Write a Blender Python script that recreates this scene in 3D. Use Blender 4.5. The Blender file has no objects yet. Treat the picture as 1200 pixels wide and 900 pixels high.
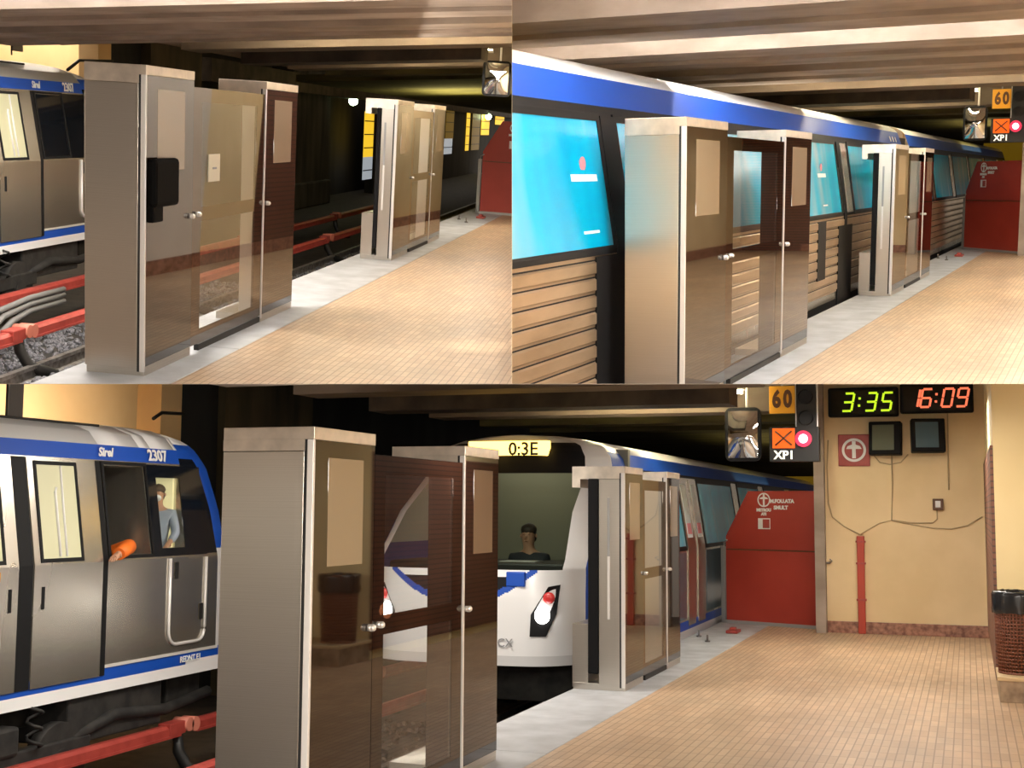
import bpy, bmesh, math, random
from mathutils import Vector, Matrix
random.seed(7)
C = bpy.context.scene.collection
PI = math.pi
SC = bpy.context.scene

# ------------------------------------------------------------------ views
# Three rooms of one station stand side by side like a cut-away doll's house: each room is
# built in its own frame (x along the track, y towards the platform, z up, metres) and ends
# at the thin partition walls that divide the house.
F = 1500.0
POSE = [((0.19488431564972583, 0.10544539102981747, 0.07475082316034933), (-2.5465675057563533, -0.05131671694314901, 8.85851465500927)),
        ((0.15831512302918666, 0.43457987775604184, 0.02218457081889561), (1.2482780246140344, 0.19989840639787224, 9.298824844420261)),
        ((-0.09647042493388124, 0.3406078211816567, -0.010534301246286267), (-0.9971178162214763, 2.3009980724416033, 6.1736187127128055))]
SHAPE = [dict(w=.428, a=.900, b=1.765, c=.976, D=8.389, e=3.814, t=.252, p=.569),
         dict(w=.457, a=1.075, b=1.968, c=1.119, D=9.651, e=4.17, t=.279, p=.470),
         dict(w=.518, a=.702, b=1.337, c=.632, D=6.145, e=2.455, t=.256, p=.509)]
XS = [1.365, 1.57, 1.0]
B0 = Matrix(((0, 1, 0), (0, 0, -1), (1, 0, 0)))

def rot(v):
    v = Vector(v); th = v.length
    return Matrix.Rotation(th, 3, v.normalized())
RT = [(rot(r) @ B0, Vector(t)) for r, t in POSE]
R3, T3 = RT[2]
def roommat(k):
    R, T = RT[k]
    m = (R3.transposed() @ R).to_4x4()
    m.translation = R3.transposed() @ (T - T3)
    return m
MW = [roommat(k) for k in range(3)]
def eye(k):
    R, T = RT[k]
    return -(R.transposed() @ T)
# the walls every room ends at, as (point, inward normal) in the room's own frame
def walls(k):
    R, T = RT[k]; e = eye(k); g = .0005
    up = R.transposed() @ Vector((0, -1, 0)); rt = R.transposed() @ Vector((1, 0, 0))
    if k == 0: return [(e + up * g, up), (e - rt * g, -rt)]
    if k == 1: return [(e + up * g, up), (e + rt * g, rt)]
    return [(e - up * g, -up)]
WALLS = [walls(k) for k in range(3)]
WHERE = ['in the upper left view', 'in the upper right view', 'in the lower view']
K = 0

# ------------------------------------------------------------------ materials
def mat(name, col, rough=.5, metal=0, emit=None, es=1, spec=None, alpha=None, coat=0, aniso=0):
    m = bpy.data.materials.new(name); m.use_nodes = True
    b = m.node_tree.nodes['Principled BSDF']
    b.inputs['Base Color'].default_value = (*col, 1); b.inputs['Roughness'].default_value = rough
    b.inputs['Metallic'].default_value = metal
    if spec is not None: b.inputs['IOR'].default_value = spec
    if emit: b.inputs['Emission Color'].default_value = (*emit, 1); b.inputs['Emission Strength'].default_value = es
    if coat: b.inputs['Coat Weight'].default_value = coat; b.inputs['Coat Roughness'].default_value = .05
    if aniso: b.inputs['Anisotropic'].default_value = aniso
    return m
def noisy(m, c1, c2, scale=6, detail=4, stretch=(1, 1, 1), bump=0, lo=.35, hi=.65, rr=None):
    nt = m.node_tree; b = nt.nodes['Principled BSDF']; L = nt.links
    tc = nt.nodes.new('ShaderNodeTexCoord'); mp = nt.nodes.new('ShaderNodeMapping'); mp.inputs['Scale'].default_value = stretch
    n = nt.nodes.new('ShaderNodeTexNoise'); n.inputs['Scale'].default_value = scale; n.inputs['Detail'].default_value = detail
    r = nt.nodes.new('ShaderNodeValToRGB'); r.color_ramp.elements[0].position = lo; r.color_ramp.elements[1].position = hi
    r.color_ramp.elements[0].color = (*c1, 1); r.color_ramp.elements[1].color = (*c2, 1)
    L.new(tc.outputs['Object'], mp.inputs['Vector']); L.new(mp.outputs['Vector'], n.inputs['Vector']); L.new(n.outputs['Fac'], r.inputs['Fac'])
    L.new(r.outputs['Color'], b.inputs['Base Color'])
    if bump:
        bp = nt.nodes.new('ShaderNodeBump'); bp.inputs['Strength'].default_value = bump; bp.inputs['Distance'].default_value = .02
        L.new(n.outputs['Fac'], bp.inputs['Height']); L.new(bp.outputs['Normal'], b.inputs['Normal'])
    if rr:
        mr = nt.nodes.new('ShaderNodeMapRange'); mr.inputs['To Min'].default_value = rr[0]; mr.inputs['To Max'].default_value = rr[1]
        L.new(n.outputs['Fac'], mr.inputs['Value']); L.new(mr.outputs['Result'], b.inputs['Roughness'])
    return m
def tiles(name, c1, c2, mortar, w, h, ms, rough=.35, swap=False, stain=.3, plane='xy'):
    m = mat(name, c1, rough); nt = m.node_tree; b = nt.nodes['Principled BSDF']; L = nt.links
    tc = nt.nodes.new('ShaderNodeTexCoord'); br = nt.nodes.new('ShaderNodeTexBrick')
    br.offset = 0 if not swap else .5; br.inputs['Scale'].default_value = 1
    br.inputs['Brick Width'].default_value = w; br.inputs['Row Height'].default_value = h; br.inputs['Mortar Size'].default_value = ms
    br.inputs['Color1'].default_value = (*c1, 1); br.inputs['Color2'].default_value = (*c2, 1); br.inputs['Mortar'].default_value = (*mortar, 1)
    v = tc.outputs['Object']
    if plane == 'xz':
        s = nt.nodes.new('ShaderNodeSeparateXYZ'); c = nt.nodes.new('ShaderNodeCombineXYZ')
        L.new(v, s.inputs[0]); L.new(s.outputs['X'], c.inputs['X']); L.new(s.outputs['Z'], c.inputs['Y']); v = c.outputs[0]
    L.new(v, br.inputs['Vector'])
    n = nt.nodes.new('ShaderNodeTexNoise'); n.inputs['Scale'].default_value = 1.6; n.inputs['Detail'].default_value = 7
    n.inputs['Roughness'].default_value = .65
    mp = nt.nodes.new('ShaderNodeMapping'); mp.inputs['Scale'].default_value = (.5, 1.3, 1); L.new(tc.outputs['Object'], mp.inputs[0]); L.new(mp.outputs[0], n.inputs['Vector'])
    mr = nt.nodes.new('ShaderNodeMapRange'); mr.inputs['From Min'].default_value = .3; mr.inputs['From Max'].default_value = .7
    mr.inputs['To Min'].default_value = 1 - stain; mr.inputs['To Max'].default_value = 1.0 + stain * .35
    L.new(n.outputs['Fac'], mr.inputs['Value'])
    mx = nt.nodes.new('ShaderNodeMix'); mx.data_type = 'RGBA'; mx.blend_type = 'MULTIPLY'; mx.inputs[0].default_value = 1
    L.new(br.outputs['Color'], mx.inputs[6]); L.new(mr.outputs['Result'], mx.inputs[7]); L.new(mx.outputs[2], b.inputs['Base Color'])
    mr2 = nt.nodes.new('ShaderNodeMapRange'); mr2.inputs['To Min'].default_value = rough - .1; mr2.inputs['To Max'].default_value = rough + .15
    L.new(n.outputs['Fac'], mr2.inputs['Value']); L.new(mr2.outputs['Result'], b.inputs['Roughness'])
    return m
def glass(name, tint, refl_ior=1.9, through=(1, 1, 1)):
    """thin sheet: lets most light straight through and mirrors by angle"""
    m = bpy.data.materials.new(name); m.use_nodes = True; nt = m.node_tree; nt.nodes.clear(); L = nt.links
    o = nt.nodes.new('ShaderNodeOutputMaterial'); t = nt.nodes.new('ShaderNodeBsdfTransparent'); t.inputs[0].default_value = (*through, 1)
    g = nt.nodes.new('ShaderNodeBsdfGlossy'); g.inputs['Roughness'].default_value = .02; g.inputs[0].default_value = (*tint, 1)
    f = nt.nodes.new('ShaderNodeFresnel'); f.inputs['IOR'].default_value = refl_ior; x = nt.nodes.new('ShaderNodeMixShader')
    ge = nt.nodes.new('ShaderNodeNewGeometry'); mu = nt.nodes.new('ShaderNodeMath'); mu.operation = 'MULTIPLY'; iv = nt.nodes.new('ShaderNodeMath'); iv.operation = 'SUBTRACT'; iv.inputs[0].default_value = 1
    L.new(ge.outputs['Backfacing'], iv.inputs[1]); L.new(f.outputs[0], mu.inputs[0]); L.new(iv.outputs[0], mu.inputs[1])
    L.new(mu.outputs[0], x.inputs[0]); L.new(t.outputs[0], x.inputs[1]); L.new(g.outputs[0], x.inputs[2]); L.new(x.outputs[0], o.inputs[0])
    return m

M = {}
M['steel'] = noisy(mat('brushed_steel', (.6, .56, .5), .36, 1, aniso=.5), (.57, .53, .47), (.66, .62, .56), 3, 8, (.15, .15, 90), .02, rr=(.27, .36))
M['cap'] = noisy(mat('cap_steel', (.75, .68, .58), .4, .85), (.66, .6, .52), (.82, .74, .64), 9, 5, (1, 1, 1), 0, rr=(.3, .5))
M['alu'] = mat('pale_aluminium', (.78, .76, .74), .35, .3)
M['gasket'] = mat('black_gasket', (.012, .012, .012), .6)
M['rubber'] = mat('black_rubber', (.008, .008, .009), .6, spec=1.2)
M['brown_glass'] = mat('brown_glass', (.014, .007, .004), .03, 0, spec=1.68)
M['film_glass'] = glass('brown_film_glass', (1, .95, .9), 1.75, (.15, .085, .055))
M['dark_reflect_end'] = mat('dark_reflect_steel', (.02, .009, .006), .15, 0, spec=1.4)
M['inset'] = mat('pale_inset', (.27, .21, .145), .05, 0, spec=1.75)
M['clear'] = glass('clear_door_glass', (1, 1, 1), 2.0, (.96, .97, .96))
M['white'] = mat('white_plastic', (.8, .8, .78), .4)
M['knob'] = mat('polished_knob', (.9, .88, .85), .2, .6)
M['tile'] = [tiles('platform_tiles_%d' % i, (.62, .45, .295), (.53, .36, .225), (.33, .22, .135), [.19, .22, .26][i], [.053, .056, .062][i], [.0045, .0045, .005][i], .4) for i in range(3)]
M['granite'] = noisy(mat('pale_granite', (.56, .58, .62), .5), (.38, .395, .42), (.52, .54, .575), 3, 8, (1, 1, 1), 0)
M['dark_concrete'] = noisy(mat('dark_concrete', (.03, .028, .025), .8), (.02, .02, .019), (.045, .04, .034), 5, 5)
M['ballast'] = noisy(mat('ballast', (.06, .06, .065), .75), (.06, .06, .068), (.24, .24, .265), 30, 6, (1, 1, 1), .6)
M['ballast_brown'] = noisy(mat('ballast_brown', (.06, .05, .04), .8), (.03, .024, .02), (.12, .095, .075), 30, 6, (1, 1, 1), .6)
M['rail'] = noisy(mat('rail_steel', (.2, .19, .18), .45, .7), (.14, .12, .11), (.3, .29, .28), 12, 4)
M['red_cover'] = noisy(mat('red_cover_paint', (.55, .055, .04), .45), (.29, .036, .028), (.38, .056, .042), 8, 4)
M['salmon'] = mat('salmon_insulator', (.62, .2, .14), .5)
M['cable'] = mat('grey_cable', (.2, .2, .2), .5)
M['black'] = mat('black_metal', (.012, .012, .012), .5)
M['under'] = noisy(mat('underframe_grime', (.012, .012, .011), .75), (.006, .006, .006), (.024, .022, .02), 7, 5)
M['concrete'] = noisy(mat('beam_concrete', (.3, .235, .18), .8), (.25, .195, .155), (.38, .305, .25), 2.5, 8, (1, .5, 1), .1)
M['concrete_dim'] = noisy(mat('dimmed_concrete', (.15, .11, .075), .85), (.12, .09, .062), (.18, .135, .095), 2.5, 7, (1, .5, 1), .05)  # copy of the beam concrete, colour dimmed for the farther bays
M['beam_dark'] = noisy(mat('unlit_concrete', (.09, .07, .05), .85), (.03, .024, .018), (.07, .055, .04), 2.5, 7)  # beam shade put into the colour where no lamp reaches
M['olive'] = noisy(mat('yellow_lit_concrete', (.10, .09, .03), .85), (.05, .045, .018), (.14, .125, .04), 2, 7, (2, .4, 1))  # far concrete tinted olive, yellow light put into its colour
M['black_wall'] = noisy(mat('unlit_wall', (.012, .012, .012), .85), (.007, .007, .007), (.022, .021, .019), 1.5, 6, (1, 1, .25))  # unlit tunnel: its darkness is put into the wall colour
M['pillar_wall'] = noisy(mat('unlit_pillar', (.035, .034, .033), .85), (.014, .014, .015), (.06, .058, .053), 2.2, 7, (1, 1, .25))  # column darkened in colour for the tunnel gloom
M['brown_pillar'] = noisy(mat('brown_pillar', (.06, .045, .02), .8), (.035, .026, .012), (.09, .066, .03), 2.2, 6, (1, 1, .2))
M['yellow_wall'] = noisy(mat('yellow_plaster', (.84, .56, .27), .8), (.80, .52, .24), (.87, .6, .30), .8, 4)
M['cream_wall'] = noisy(mat('cream_plaster', (.80, .62, .36), .75), (.74, .56, .31), (.83, .65, .385), 1.2, 6)
M['cream_pier'] = noisy(mat('cream_pier_plaster', (.88, .74, .42), .75), (.86, .71, .39), (.9, .77, .45), 1.2, 4)
M['marble'] = noisy(mat('brown_marble', (.25, .1, .06), .35), (.16, .06, .035), (.42, .2, .13), 14, 8)
M['grey_plaster'] = noisy(mat('grey_plaster', (.74, .66, .58), .8), (.7, .62, .54), (.78, .7, .62), 1.2, 5)
M['brick_wall'] = tiles('dark_brown_brick', (.16, .055, .035), (.13, .045, .03), (.05, .03, .022), 4.0, .062, .008, .5, False, .2, 'xz')
M['brick'] = tiles('brown_brick', (.24, .10, .065), (.2, .08, .05), (.09, .05, .04), 4.0, .062, .008, .5, False, .2, 'xz')
M['stone'] = noisy(mat('plinth_stone', (.32, .23, .15), .5), (.2, .14, .09), (.4, .3, .2), 9, 7)
M['plinth_top'] = mat('plinth_top', (.62, .47, .27), .5)
M['red_paint'] = noisy(mat('red_gate_paint', (.36, .035, .02), .5), (.33, .03, .018), (.40, .042, .025), 1.2, 5)
M['red_pipe'] = mat('red_pipe', (.42, .045, .02), .4)
M['grey_metal'] = mat('grey_metal', (.33, .33, .33), .5, .3)
M['train_white'] = mat('train_white', (.82, .82, .83), .28, coat=.3)
M['train_blue'] = mat('train_blue', (.003, .065, .42), .5)
M['train_steel'] = noisy(mat('train_steel', (.6, .58, .54), .3, .9), (.60, .56, .49), (.64, .60, .53), 1.2, 2, (1, 1, .3), 0, rr=(.25, .29))
M['train_ribbed'] = noisy(mat('train_ribbed_steel', (.7, .6, .48), .38, .75), (.42, .31, .2), (.58, .44, .3), 2.5, 5, (.5, 1, 2), 0, rr=(.3, .42))
M['train_dark'] = mat('train_dark_seal', (.010, .010, .011), .55, spec=1.25)
M['cab_glass'] = mat('cab_dark_glass', (.006, .008, .012), .06, 0, spec=1.5)
M['screen_glass'] = glass('windscreen_glass', (1, 1, 1), 1.45, (.62, .68, .62))
M['lit_pane'] = mat('lit_saloon', (.40, .39, .25), .5, emit=(1, .93, .58), es=.2)
M['pane'] = glass('train_window_glass', (1, 1, 1), 1.4, (.96, .97, .95))
M['cab_inside'] = mat('cab_lining', (.22, .23, .19), .7)
M['beige_inside'] = mat('cab_glow_wall', (.75, .68, .4), .6, emit=(1, .9, .5), es=.4)  # cab wall glows by itself; interior light put into it
M['pale_grey'] = mat('nose_grey', (.62, .62, .63), .35, coat=.2)
M['lamp'] = mat('lamp_lit', (1, 1, 1), .3, emit=(1, .98, .92), es=9)
M['tail_red'] = mat('tail_red', (.5, .03, .03), .3, emit=(1, .05, .04), es=.05)
M['amber'] = mat('amber_display', (.9, .5, .1), .4, emit=(1, .62, .12), es=4)
M['display_dark'] = mat('display_dark', (.03, .02, .005), .4)
M['tube'] = mat('lit_tube', (1, 1, 1), .4, emit=(1, .96, .9), es=170)
M['tube_warm'] = mat('lit_tube_yellowish', (1, 1, 1), .4, emit=(1, .86, .6), es=150)
M['tube_dim'] = mat('lit_tube_warm', (1, 1, 1), .4, emit=(1, .86, .55), es=85)
M['sign_yellow'] = mat('sign_yellow', (.72, .34, .015), .5, emit=(1, .5, .03), es=.06)
M['sign_orange'] = mat('lit_orange', (.8, .1, .005), .5, emit=(1, .13, .0), es=.5)
M['sign_text'] = mat('sign_dark_text', (.10, .035, .01), .5)
M['white_text'] = mat('white_lettering', (.85, .85, .83), .5)
M['lit_text'] = mat('lit_lettering', (.9, .88, .8), .5, emit=(1, .95, .85), es=.6)
M['red_lamp'] = mat('red_lamp', (.9, .05, .12), .3, emit=(1, .01, .1), es=.35)
M['pink_core'] = mat('lamp_core', (1, .8, .85), .3, emit=(1, .75, .82), es=3)
M['seg_green'] = mat('lit_segment_green', (.5, .8, .02), .4, emit=(.62, .95, .02), es=.8)
M['seg_red'] = mat('lit_segment_red', (.9, .2, .1), .4, emit=(1, .2, .09), es=.9)
M['clock_face'] = mat('clock_face', (.018, .016, .01), .12)
M['screen'] = mat('dark_screen', (.12, .14, .10), .12, spec=1.7)
M['screen_blue'] = mat('blue_screen', (.07, .13, .17), .12, spec=1.7)
M['mirror'] = mat('mirror_glass', (.85, .87, .88), .03, 1)
M['yellow_lit'] = mat('opening_glow_yellow', (.9, .6, .05), .5, emit=(1, .62, .03), es=.75)
M['yellow_dim'] = mat('glow_amber', (.22, .15, .03), .5, emit=(.75, .42, .02), es=.10)
M['white_lit'] = mat('opening_glow_white', (.8, .85, .9), .5, emit=(.8, .9, 1), es=.3)
M['green_lamp'] = mat('tunnel_lamp', (.9, 1, .8), .3, emit=(.75, 1, .55), es=14)
M['bin_bag'] = mat('black_bin_liner', (.015, .016, .018), .22)
M['bin'] = mat('brown_lattice', (.19, .06, .03), .5)
M['bin_inside'] = mat('bin_liner_inside', (.16, .09, .06), .5)
M['skin'] = mat('skin', (.5, .27, .17), .5)
M['hair'] = mat('dark_hair', (.04, .025, .016), .6)
M['shirt'] = mat('grey_blue_shirt', (.28, .33, .42), .7)
M['dark_coat'] = mat('dark_coat', (.02, .022, .03), .7)
M['orange'] = mat('orange_sleeve', (.85, .17, .015), .6)
M['mask'] = mat('white_mask', (.75, .78, .8), .6)
M['sticker'] = mat('white_sticker', (.72, .66, .52), .5)
M['box_reflection'] = mat('reflection_black', (.004, .004, .004), .6, spec=1.1)
M['grey_txt'] = mat('grey_lettering', (.25, .25, .26), .5)
M['advert_pink'] = mat('advert_pink', (.75, .3, .36), .5)
M['advert_white'] = mat('advert_white', (.75, .88, .92), .5)
def advert():
    m = mat('cyan_advert_film', (.0, .45, .62), .22); nt = m.node_tree; b = nt.nodes['Principled BSDF']; L = nt.links
    tc = nt.nodes.new('ShaderNodeTexCoord'); mp = nt.nodes.new('ShaderNodeMapping'); mp.inputs['Rotation'].default_value = (0, .18, 0); mp.inputs['Scale'].default_value = (1.1, 1, .16)
    n = nt.nodes.new('ShaderNodeTexNoise'); n.inputs['Scale'].default_value = 1.25; n.inputs['Detail'].default_value = 2
    r = nt.nodes.new('ShaderNodeValToRGB'); e = r.color_ramp.elements
    e[0].position = .36; e[0].color = (.0, .36, .66, 1); e[1].position = .66; e[1].color = (.22, .52, .68, 1)
    x = r.color_ramp.elements.new(.5); x.color = (.0, .46, .76, 1)
    L.new(tc.outputs['Object'], mp.inputs[0]); L.new(mp.outputs[0], n.inputs['Vector']); L.new(n.outputs['Fac'], r.inputs[0]); L.new(r.outputs[0], b.inputs['Base Color'])
    return m
M['advert'] = advert()

# ------------------------------------------------------------------ building helpers
LOC = {}
class B:
    """collects shapes in the room's frame; done() links them as ONE mesh object"""
    def __init__(s): s.bm = bmesh.new()
    def box(s, x0, x1, y0, y1, z0, z1, bev=0, mi=0):
        t = bmesh.new(); bmesh.ops.create_cube(t, size=1)
        for v in t.verts: v.co = Vector(((x0 + x1) / 2 + v.co.x * (x1 - x0), (y0 + y1) / 2 + v.co.y * (y1 - y0), (z0 + z1) / 2 + v.co.z * (z1 - z0)))
        if bev: bmesh.ops.bevel(t, geom=t.edges[:], offset=bev, segments=2, affect='EDGES', profile=.5)
        return s.add(t, mi)
    def add(s, t, mi=0):
        vm = {v: s.bm.verts.new(v.co) for v in t.verts}
        for f in t.faces:
            try:
                n = s.bm.faces.new([vm[v] for v in f.verts]); n.smooth = f.smooth; n.material_index = mi or f.material_index
            except ValueError: pass
        t.free(); return s
    def poly(s, pts, ext, mi=0):
        """closed outline pushed along ext"""
        ext = Vector(ext); a = [s.bm.verts.new(Vector(p)) for p in pts]; b = [s.bm.verts.new(Vector(p) + ext) for p in pts]; n = len(pts)
        fs = [s.bm.faces.new(a), s.bm.faces.new(b[::-1])]
        for i in range(n): fs.append(s.bm.faces.new((a[(i + 1) % n], a[i], b[i], b[(i + 1) % n])))
        for f in fs: f.material_index = mi
        bmesh.ops.recalc_face_normals(s.bm, faces=fs); return s
    def tube(s, pts, r, seg=8, cap=True, mi=0):
        pts = [Vector(p) for p in pts]; rings = []
        for i, p in enumerate(pts):
            d = (pts[min(i + 1, len(pts) - 1)] - pts[max(i - 1, 0)]).normalized()
            u = d.cross(Vector((0, 0, 1)));
            if u.length < .1: u = d.cross(Vector((1, 0, 0)))
            u.normalize(); w = d.cross(u); rr = r[i] if isinstance(r, (list, tuple)) else r
            rings.append([s.bm.verts.new(p + (u * math.cos(2 * PI * j / seg) + w * math.sin(2 * PI * j / seg)) * rr) for j in range(seg)])
        fs = []
        for a, b in zip(rings, rings[1:]):
            for j in range(seg):
                f = s.bm.faces.new((a[j], a[(j + 1) % seg], b[(j + 1) % seg], b[j])); f.smooth = True; fs.append(f)
        if cap: fs += [s.bm.faces.new(rings[0][::-1]), s.bm.faces.new(rings[-1])]
        for f in fs: f.material_index = mi
        bmesh.ops.recalc_face_normals(s.bm, faces=fs); return s
    def cyl(s, p0, p1, r, seg=16, mi=0): return s.tube([p0, p1], r, seg, True, mi)
    def ball(s, c, r, sc=(1, 1, 1), sub=2, mi=0):
        t = bmesh.new(); bmesh.ops.create_icosphere(t, subdivisions=sub, radius=r)
        for v in t.verts: v.co = Vector((v.co.x * sc[0], v.co.y * sc[1], v.co.z * sc[2])) + Vector(c)
        for f in t.faces: f.smooth = True
        return s.add(t, mi)
    def done(s, name, m, parent=None, label=None, kind=None, cat=None, group=None):
        bm = s.bm
        if not bm.verts: bm.free(); return None
        for co, no in WALLS[K]:
            if any((v.co - co).dot(no) < 0 for v in bm.verts):
                r = bmesh.ops.bisect_plane(bm, geom=bm.verts[:] + bm.edges[:] + bm.faces[:], plane_co=co, plane_no=-no, clear_outer=True, dist=1e-5)
                ce = [e for e in r['geom_cut'] if isinstance(e, bmesh.types.BMEdge) and e.is_valid and e.is_boundary]
                if ce:
                    try: bmesh.ops.holes_fill(bm, edges=ce, sides=0)
                    except Exception: pass
        if len(bm.faces) == 0: bm.free(); return None
        off = LOC.get(parent.name, Vector((0, 0, 0))) if parent else Vector((0, 0, 0))
        if parent:
            for v in bm.verts: v.co -= off
        me = bpy.data.meshes.new(name); bm.to_mesh(me); bm.free()
        for x in (m if isinstance(m, (list, tuple)) else [m]): me.materials.append(x)
        o = bpy.data.objects.new(name, me); C.objects.link(o)
        if parent: o.parent = parent; LOC[o.name] = off
        else: o.matrix_world = MW[K].copy(); LOC[o.name] = Vector((0, 0, 0))
        if label: o['label'] = label
        if cat: o['category'] = cat
        if group: o['group'] = group
        if kind: o['kind'] = kind
        return o
def thing(name, loc, label, cat, group=None):
    o = bpy.data.objects.new(name, None); C.objects.link(o); o.empty_display_size = .05
    o.matrix_world = MW[K] @ Matrix.Translation(Vector(loc)); LOC[o.name] = Vector(loc)
    o['label'] = label; o['category'] = cat
    if group: o['group'] = group
    return o
def tidy(o):
    if o and o.type == 'EMPTY' and not o.children: bpy.data.objects.remove(o)
def struct(b, name, m): return b.done(name, m, kind='structure')
def text(s, size, depth=.004, shear=0, bold=0):
    c = bpy.data.curves.new('t', 'FONT'); c.body = s; c.size = size; c.extrude = depth; c.align_x = 'CENTER'; c.align_y = 'CENTER'; c.shear = shear; c.offset = bold
    c.resolution_u = 3
    o = bpy.data.objects.new('t', c); C.objects.link(o); bpy.context.view_layer.update()
    me = bpy.data.meshes.new_from_object(o.evaluated_get(bpy.context.evaluated_depsgraph_get()))
    bpy.data.objects.remove(o); bm = bmesh.new(); bm.from_mesh(me); bpy.data.meshes.remove(me); return bm
def put_text(b, s, size, org, right, up, depth=.004, shear=0, bold=0, sx=1):
    t = text(s, size, depth, shear, bold); r = Vector(right).normalized(); u = Vector(up).normalized(); n = r.cross(u)
    for v in t.verts: v.co = Vector(org) + r * v.co.x * sx + u * v.co.y + n * v.co.z
    return b.add(t)
def lerp(a, b, t): return a + (b - a) * t
def interp(tab, z):
    if z <= tab[0][0]: return tab[0][1]
    for (a, p), (b, q) in zip(tab, tab[1:]):
        if z <= b: return lerp(p, q, (z - a) / (b - a))
    return tab[-1][1]

# ------------------------------------------------------------------ platform, trackbed, ceiling
def shell(k, xend, ymax):
    s = SHAPE[k]
    struct(B().box(-8, xend, s['t'], ymax, -.15, 0), 'floor', M['tile'][k])
    b = B()
    L = 1.45 * XS[k]; x = -8.6
    while x < xend + 6:
        b.box(x, x + L - .008, -s['p'], s['t'] - .004, -.14, .002, .004); x += L
    struct(b, 'trim_1', M['granite'])
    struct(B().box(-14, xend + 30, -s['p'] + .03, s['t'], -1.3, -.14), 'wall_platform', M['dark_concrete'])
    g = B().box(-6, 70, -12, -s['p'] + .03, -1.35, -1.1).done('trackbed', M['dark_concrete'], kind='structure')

def gravel(k, boxes, n, m):
    b = B(); rnd = random.Random(3 + k)
    for (x0, x1, y0, y1, z) in boxes:
        for i in range(n):
            r = rnd.uniform(.025, .06); x = x0 + (x1 - x0) * rnd.random() ** 1.6; y = rnd.uniform(y0, y1)
            t = bmesh.new(); bmesh.ops.create_icosphere(t, subdivisions=1, radius=r)
            ax = Vector((rnd.uniform(.6, 1.3), rnd.uniform(.6, 1.3), rnd.uniform(.5, .9))); ro = Matrix.Rotation(rnd.random() * 6, 3, Vector((rnd.random(), rnd.random(), rnd.random() + .1)))
            for v in t.verts: v.co = ro @ Vector((v.co.x * ax.x, v.co.y * ax.y, v.co.z * ax.z)) * rnd.uniform(.85, 1.1) + Vector((x, y, z))
            b.add(t)
    b.done('track_ballast', m, kind='stuff', label='crushed grey stone ballast between the rails ' + WHERE[k], cat='gravel')

def beams(k, ymin, ymax, roll=0, y0=1.2, yfar=None, ymaxfar=None):
    xs = XS[k]; W = 1.0 * xs
    zr = lambda y: roll * (y - y0)
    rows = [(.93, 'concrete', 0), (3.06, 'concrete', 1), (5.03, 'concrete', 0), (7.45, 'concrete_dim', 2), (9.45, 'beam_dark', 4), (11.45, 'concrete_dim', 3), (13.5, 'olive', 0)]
    b = B()
    b.poly([(-3, ymin, 3.34 + zr(ymin)), (-3, ymax, 3.34 + zr(ymax)), (-3, ymax, 3.5 + zr(ymax)), (-3, ymin, 3.5 + zr(ymin))], (16 * xs + 3, 0, 0))
    struct(b, 'ceiling', M['concrete'])
    b = B()
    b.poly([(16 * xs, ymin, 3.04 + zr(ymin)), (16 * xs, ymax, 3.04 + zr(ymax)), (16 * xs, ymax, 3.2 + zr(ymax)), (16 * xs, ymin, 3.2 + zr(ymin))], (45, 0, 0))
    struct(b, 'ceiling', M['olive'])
    y_lo, y_hi = ymin, ymax
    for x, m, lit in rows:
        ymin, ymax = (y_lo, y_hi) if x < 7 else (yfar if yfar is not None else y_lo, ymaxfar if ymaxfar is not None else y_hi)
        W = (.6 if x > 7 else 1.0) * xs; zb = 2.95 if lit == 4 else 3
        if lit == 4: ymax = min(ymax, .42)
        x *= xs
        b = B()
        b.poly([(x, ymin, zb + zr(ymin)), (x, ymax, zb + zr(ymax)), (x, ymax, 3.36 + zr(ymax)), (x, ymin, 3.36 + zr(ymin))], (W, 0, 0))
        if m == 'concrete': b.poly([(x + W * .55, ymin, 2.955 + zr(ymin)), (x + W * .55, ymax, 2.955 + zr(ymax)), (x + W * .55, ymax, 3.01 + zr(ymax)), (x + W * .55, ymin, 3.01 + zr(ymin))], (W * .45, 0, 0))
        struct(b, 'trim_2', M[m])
    return zr

def strip_lamp(k, x, ya, yb, z0, zr, m, label):
    t = thing('fluorescent_lamp', (x, (ya + yb) / 2, z0 + zr((ya + yb) / 2)), label, 'lamp')
    b = B(); n = max(1, int((yb - ya) / 1.3)); L = (yb - ya) / n
    h = B()
    for i in range(n):
        a, c = ya + i * L + .03, ya + (i + 1) * L - .03
        b.cyl((x, a, z0 + zr(a)), (x, c, z0 + zr(c)), .022, 10)
        h.box(x - .05, x + .05, a - .02, c + .02, z0 + .03 + zr((a + c) / 2), z0 + .07 + zr((a + c) / 2))
    h.done('lamp_housing', M['white'], t); b.done('tube', m, t, 'lit white tube'); tidy(t)

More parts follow.
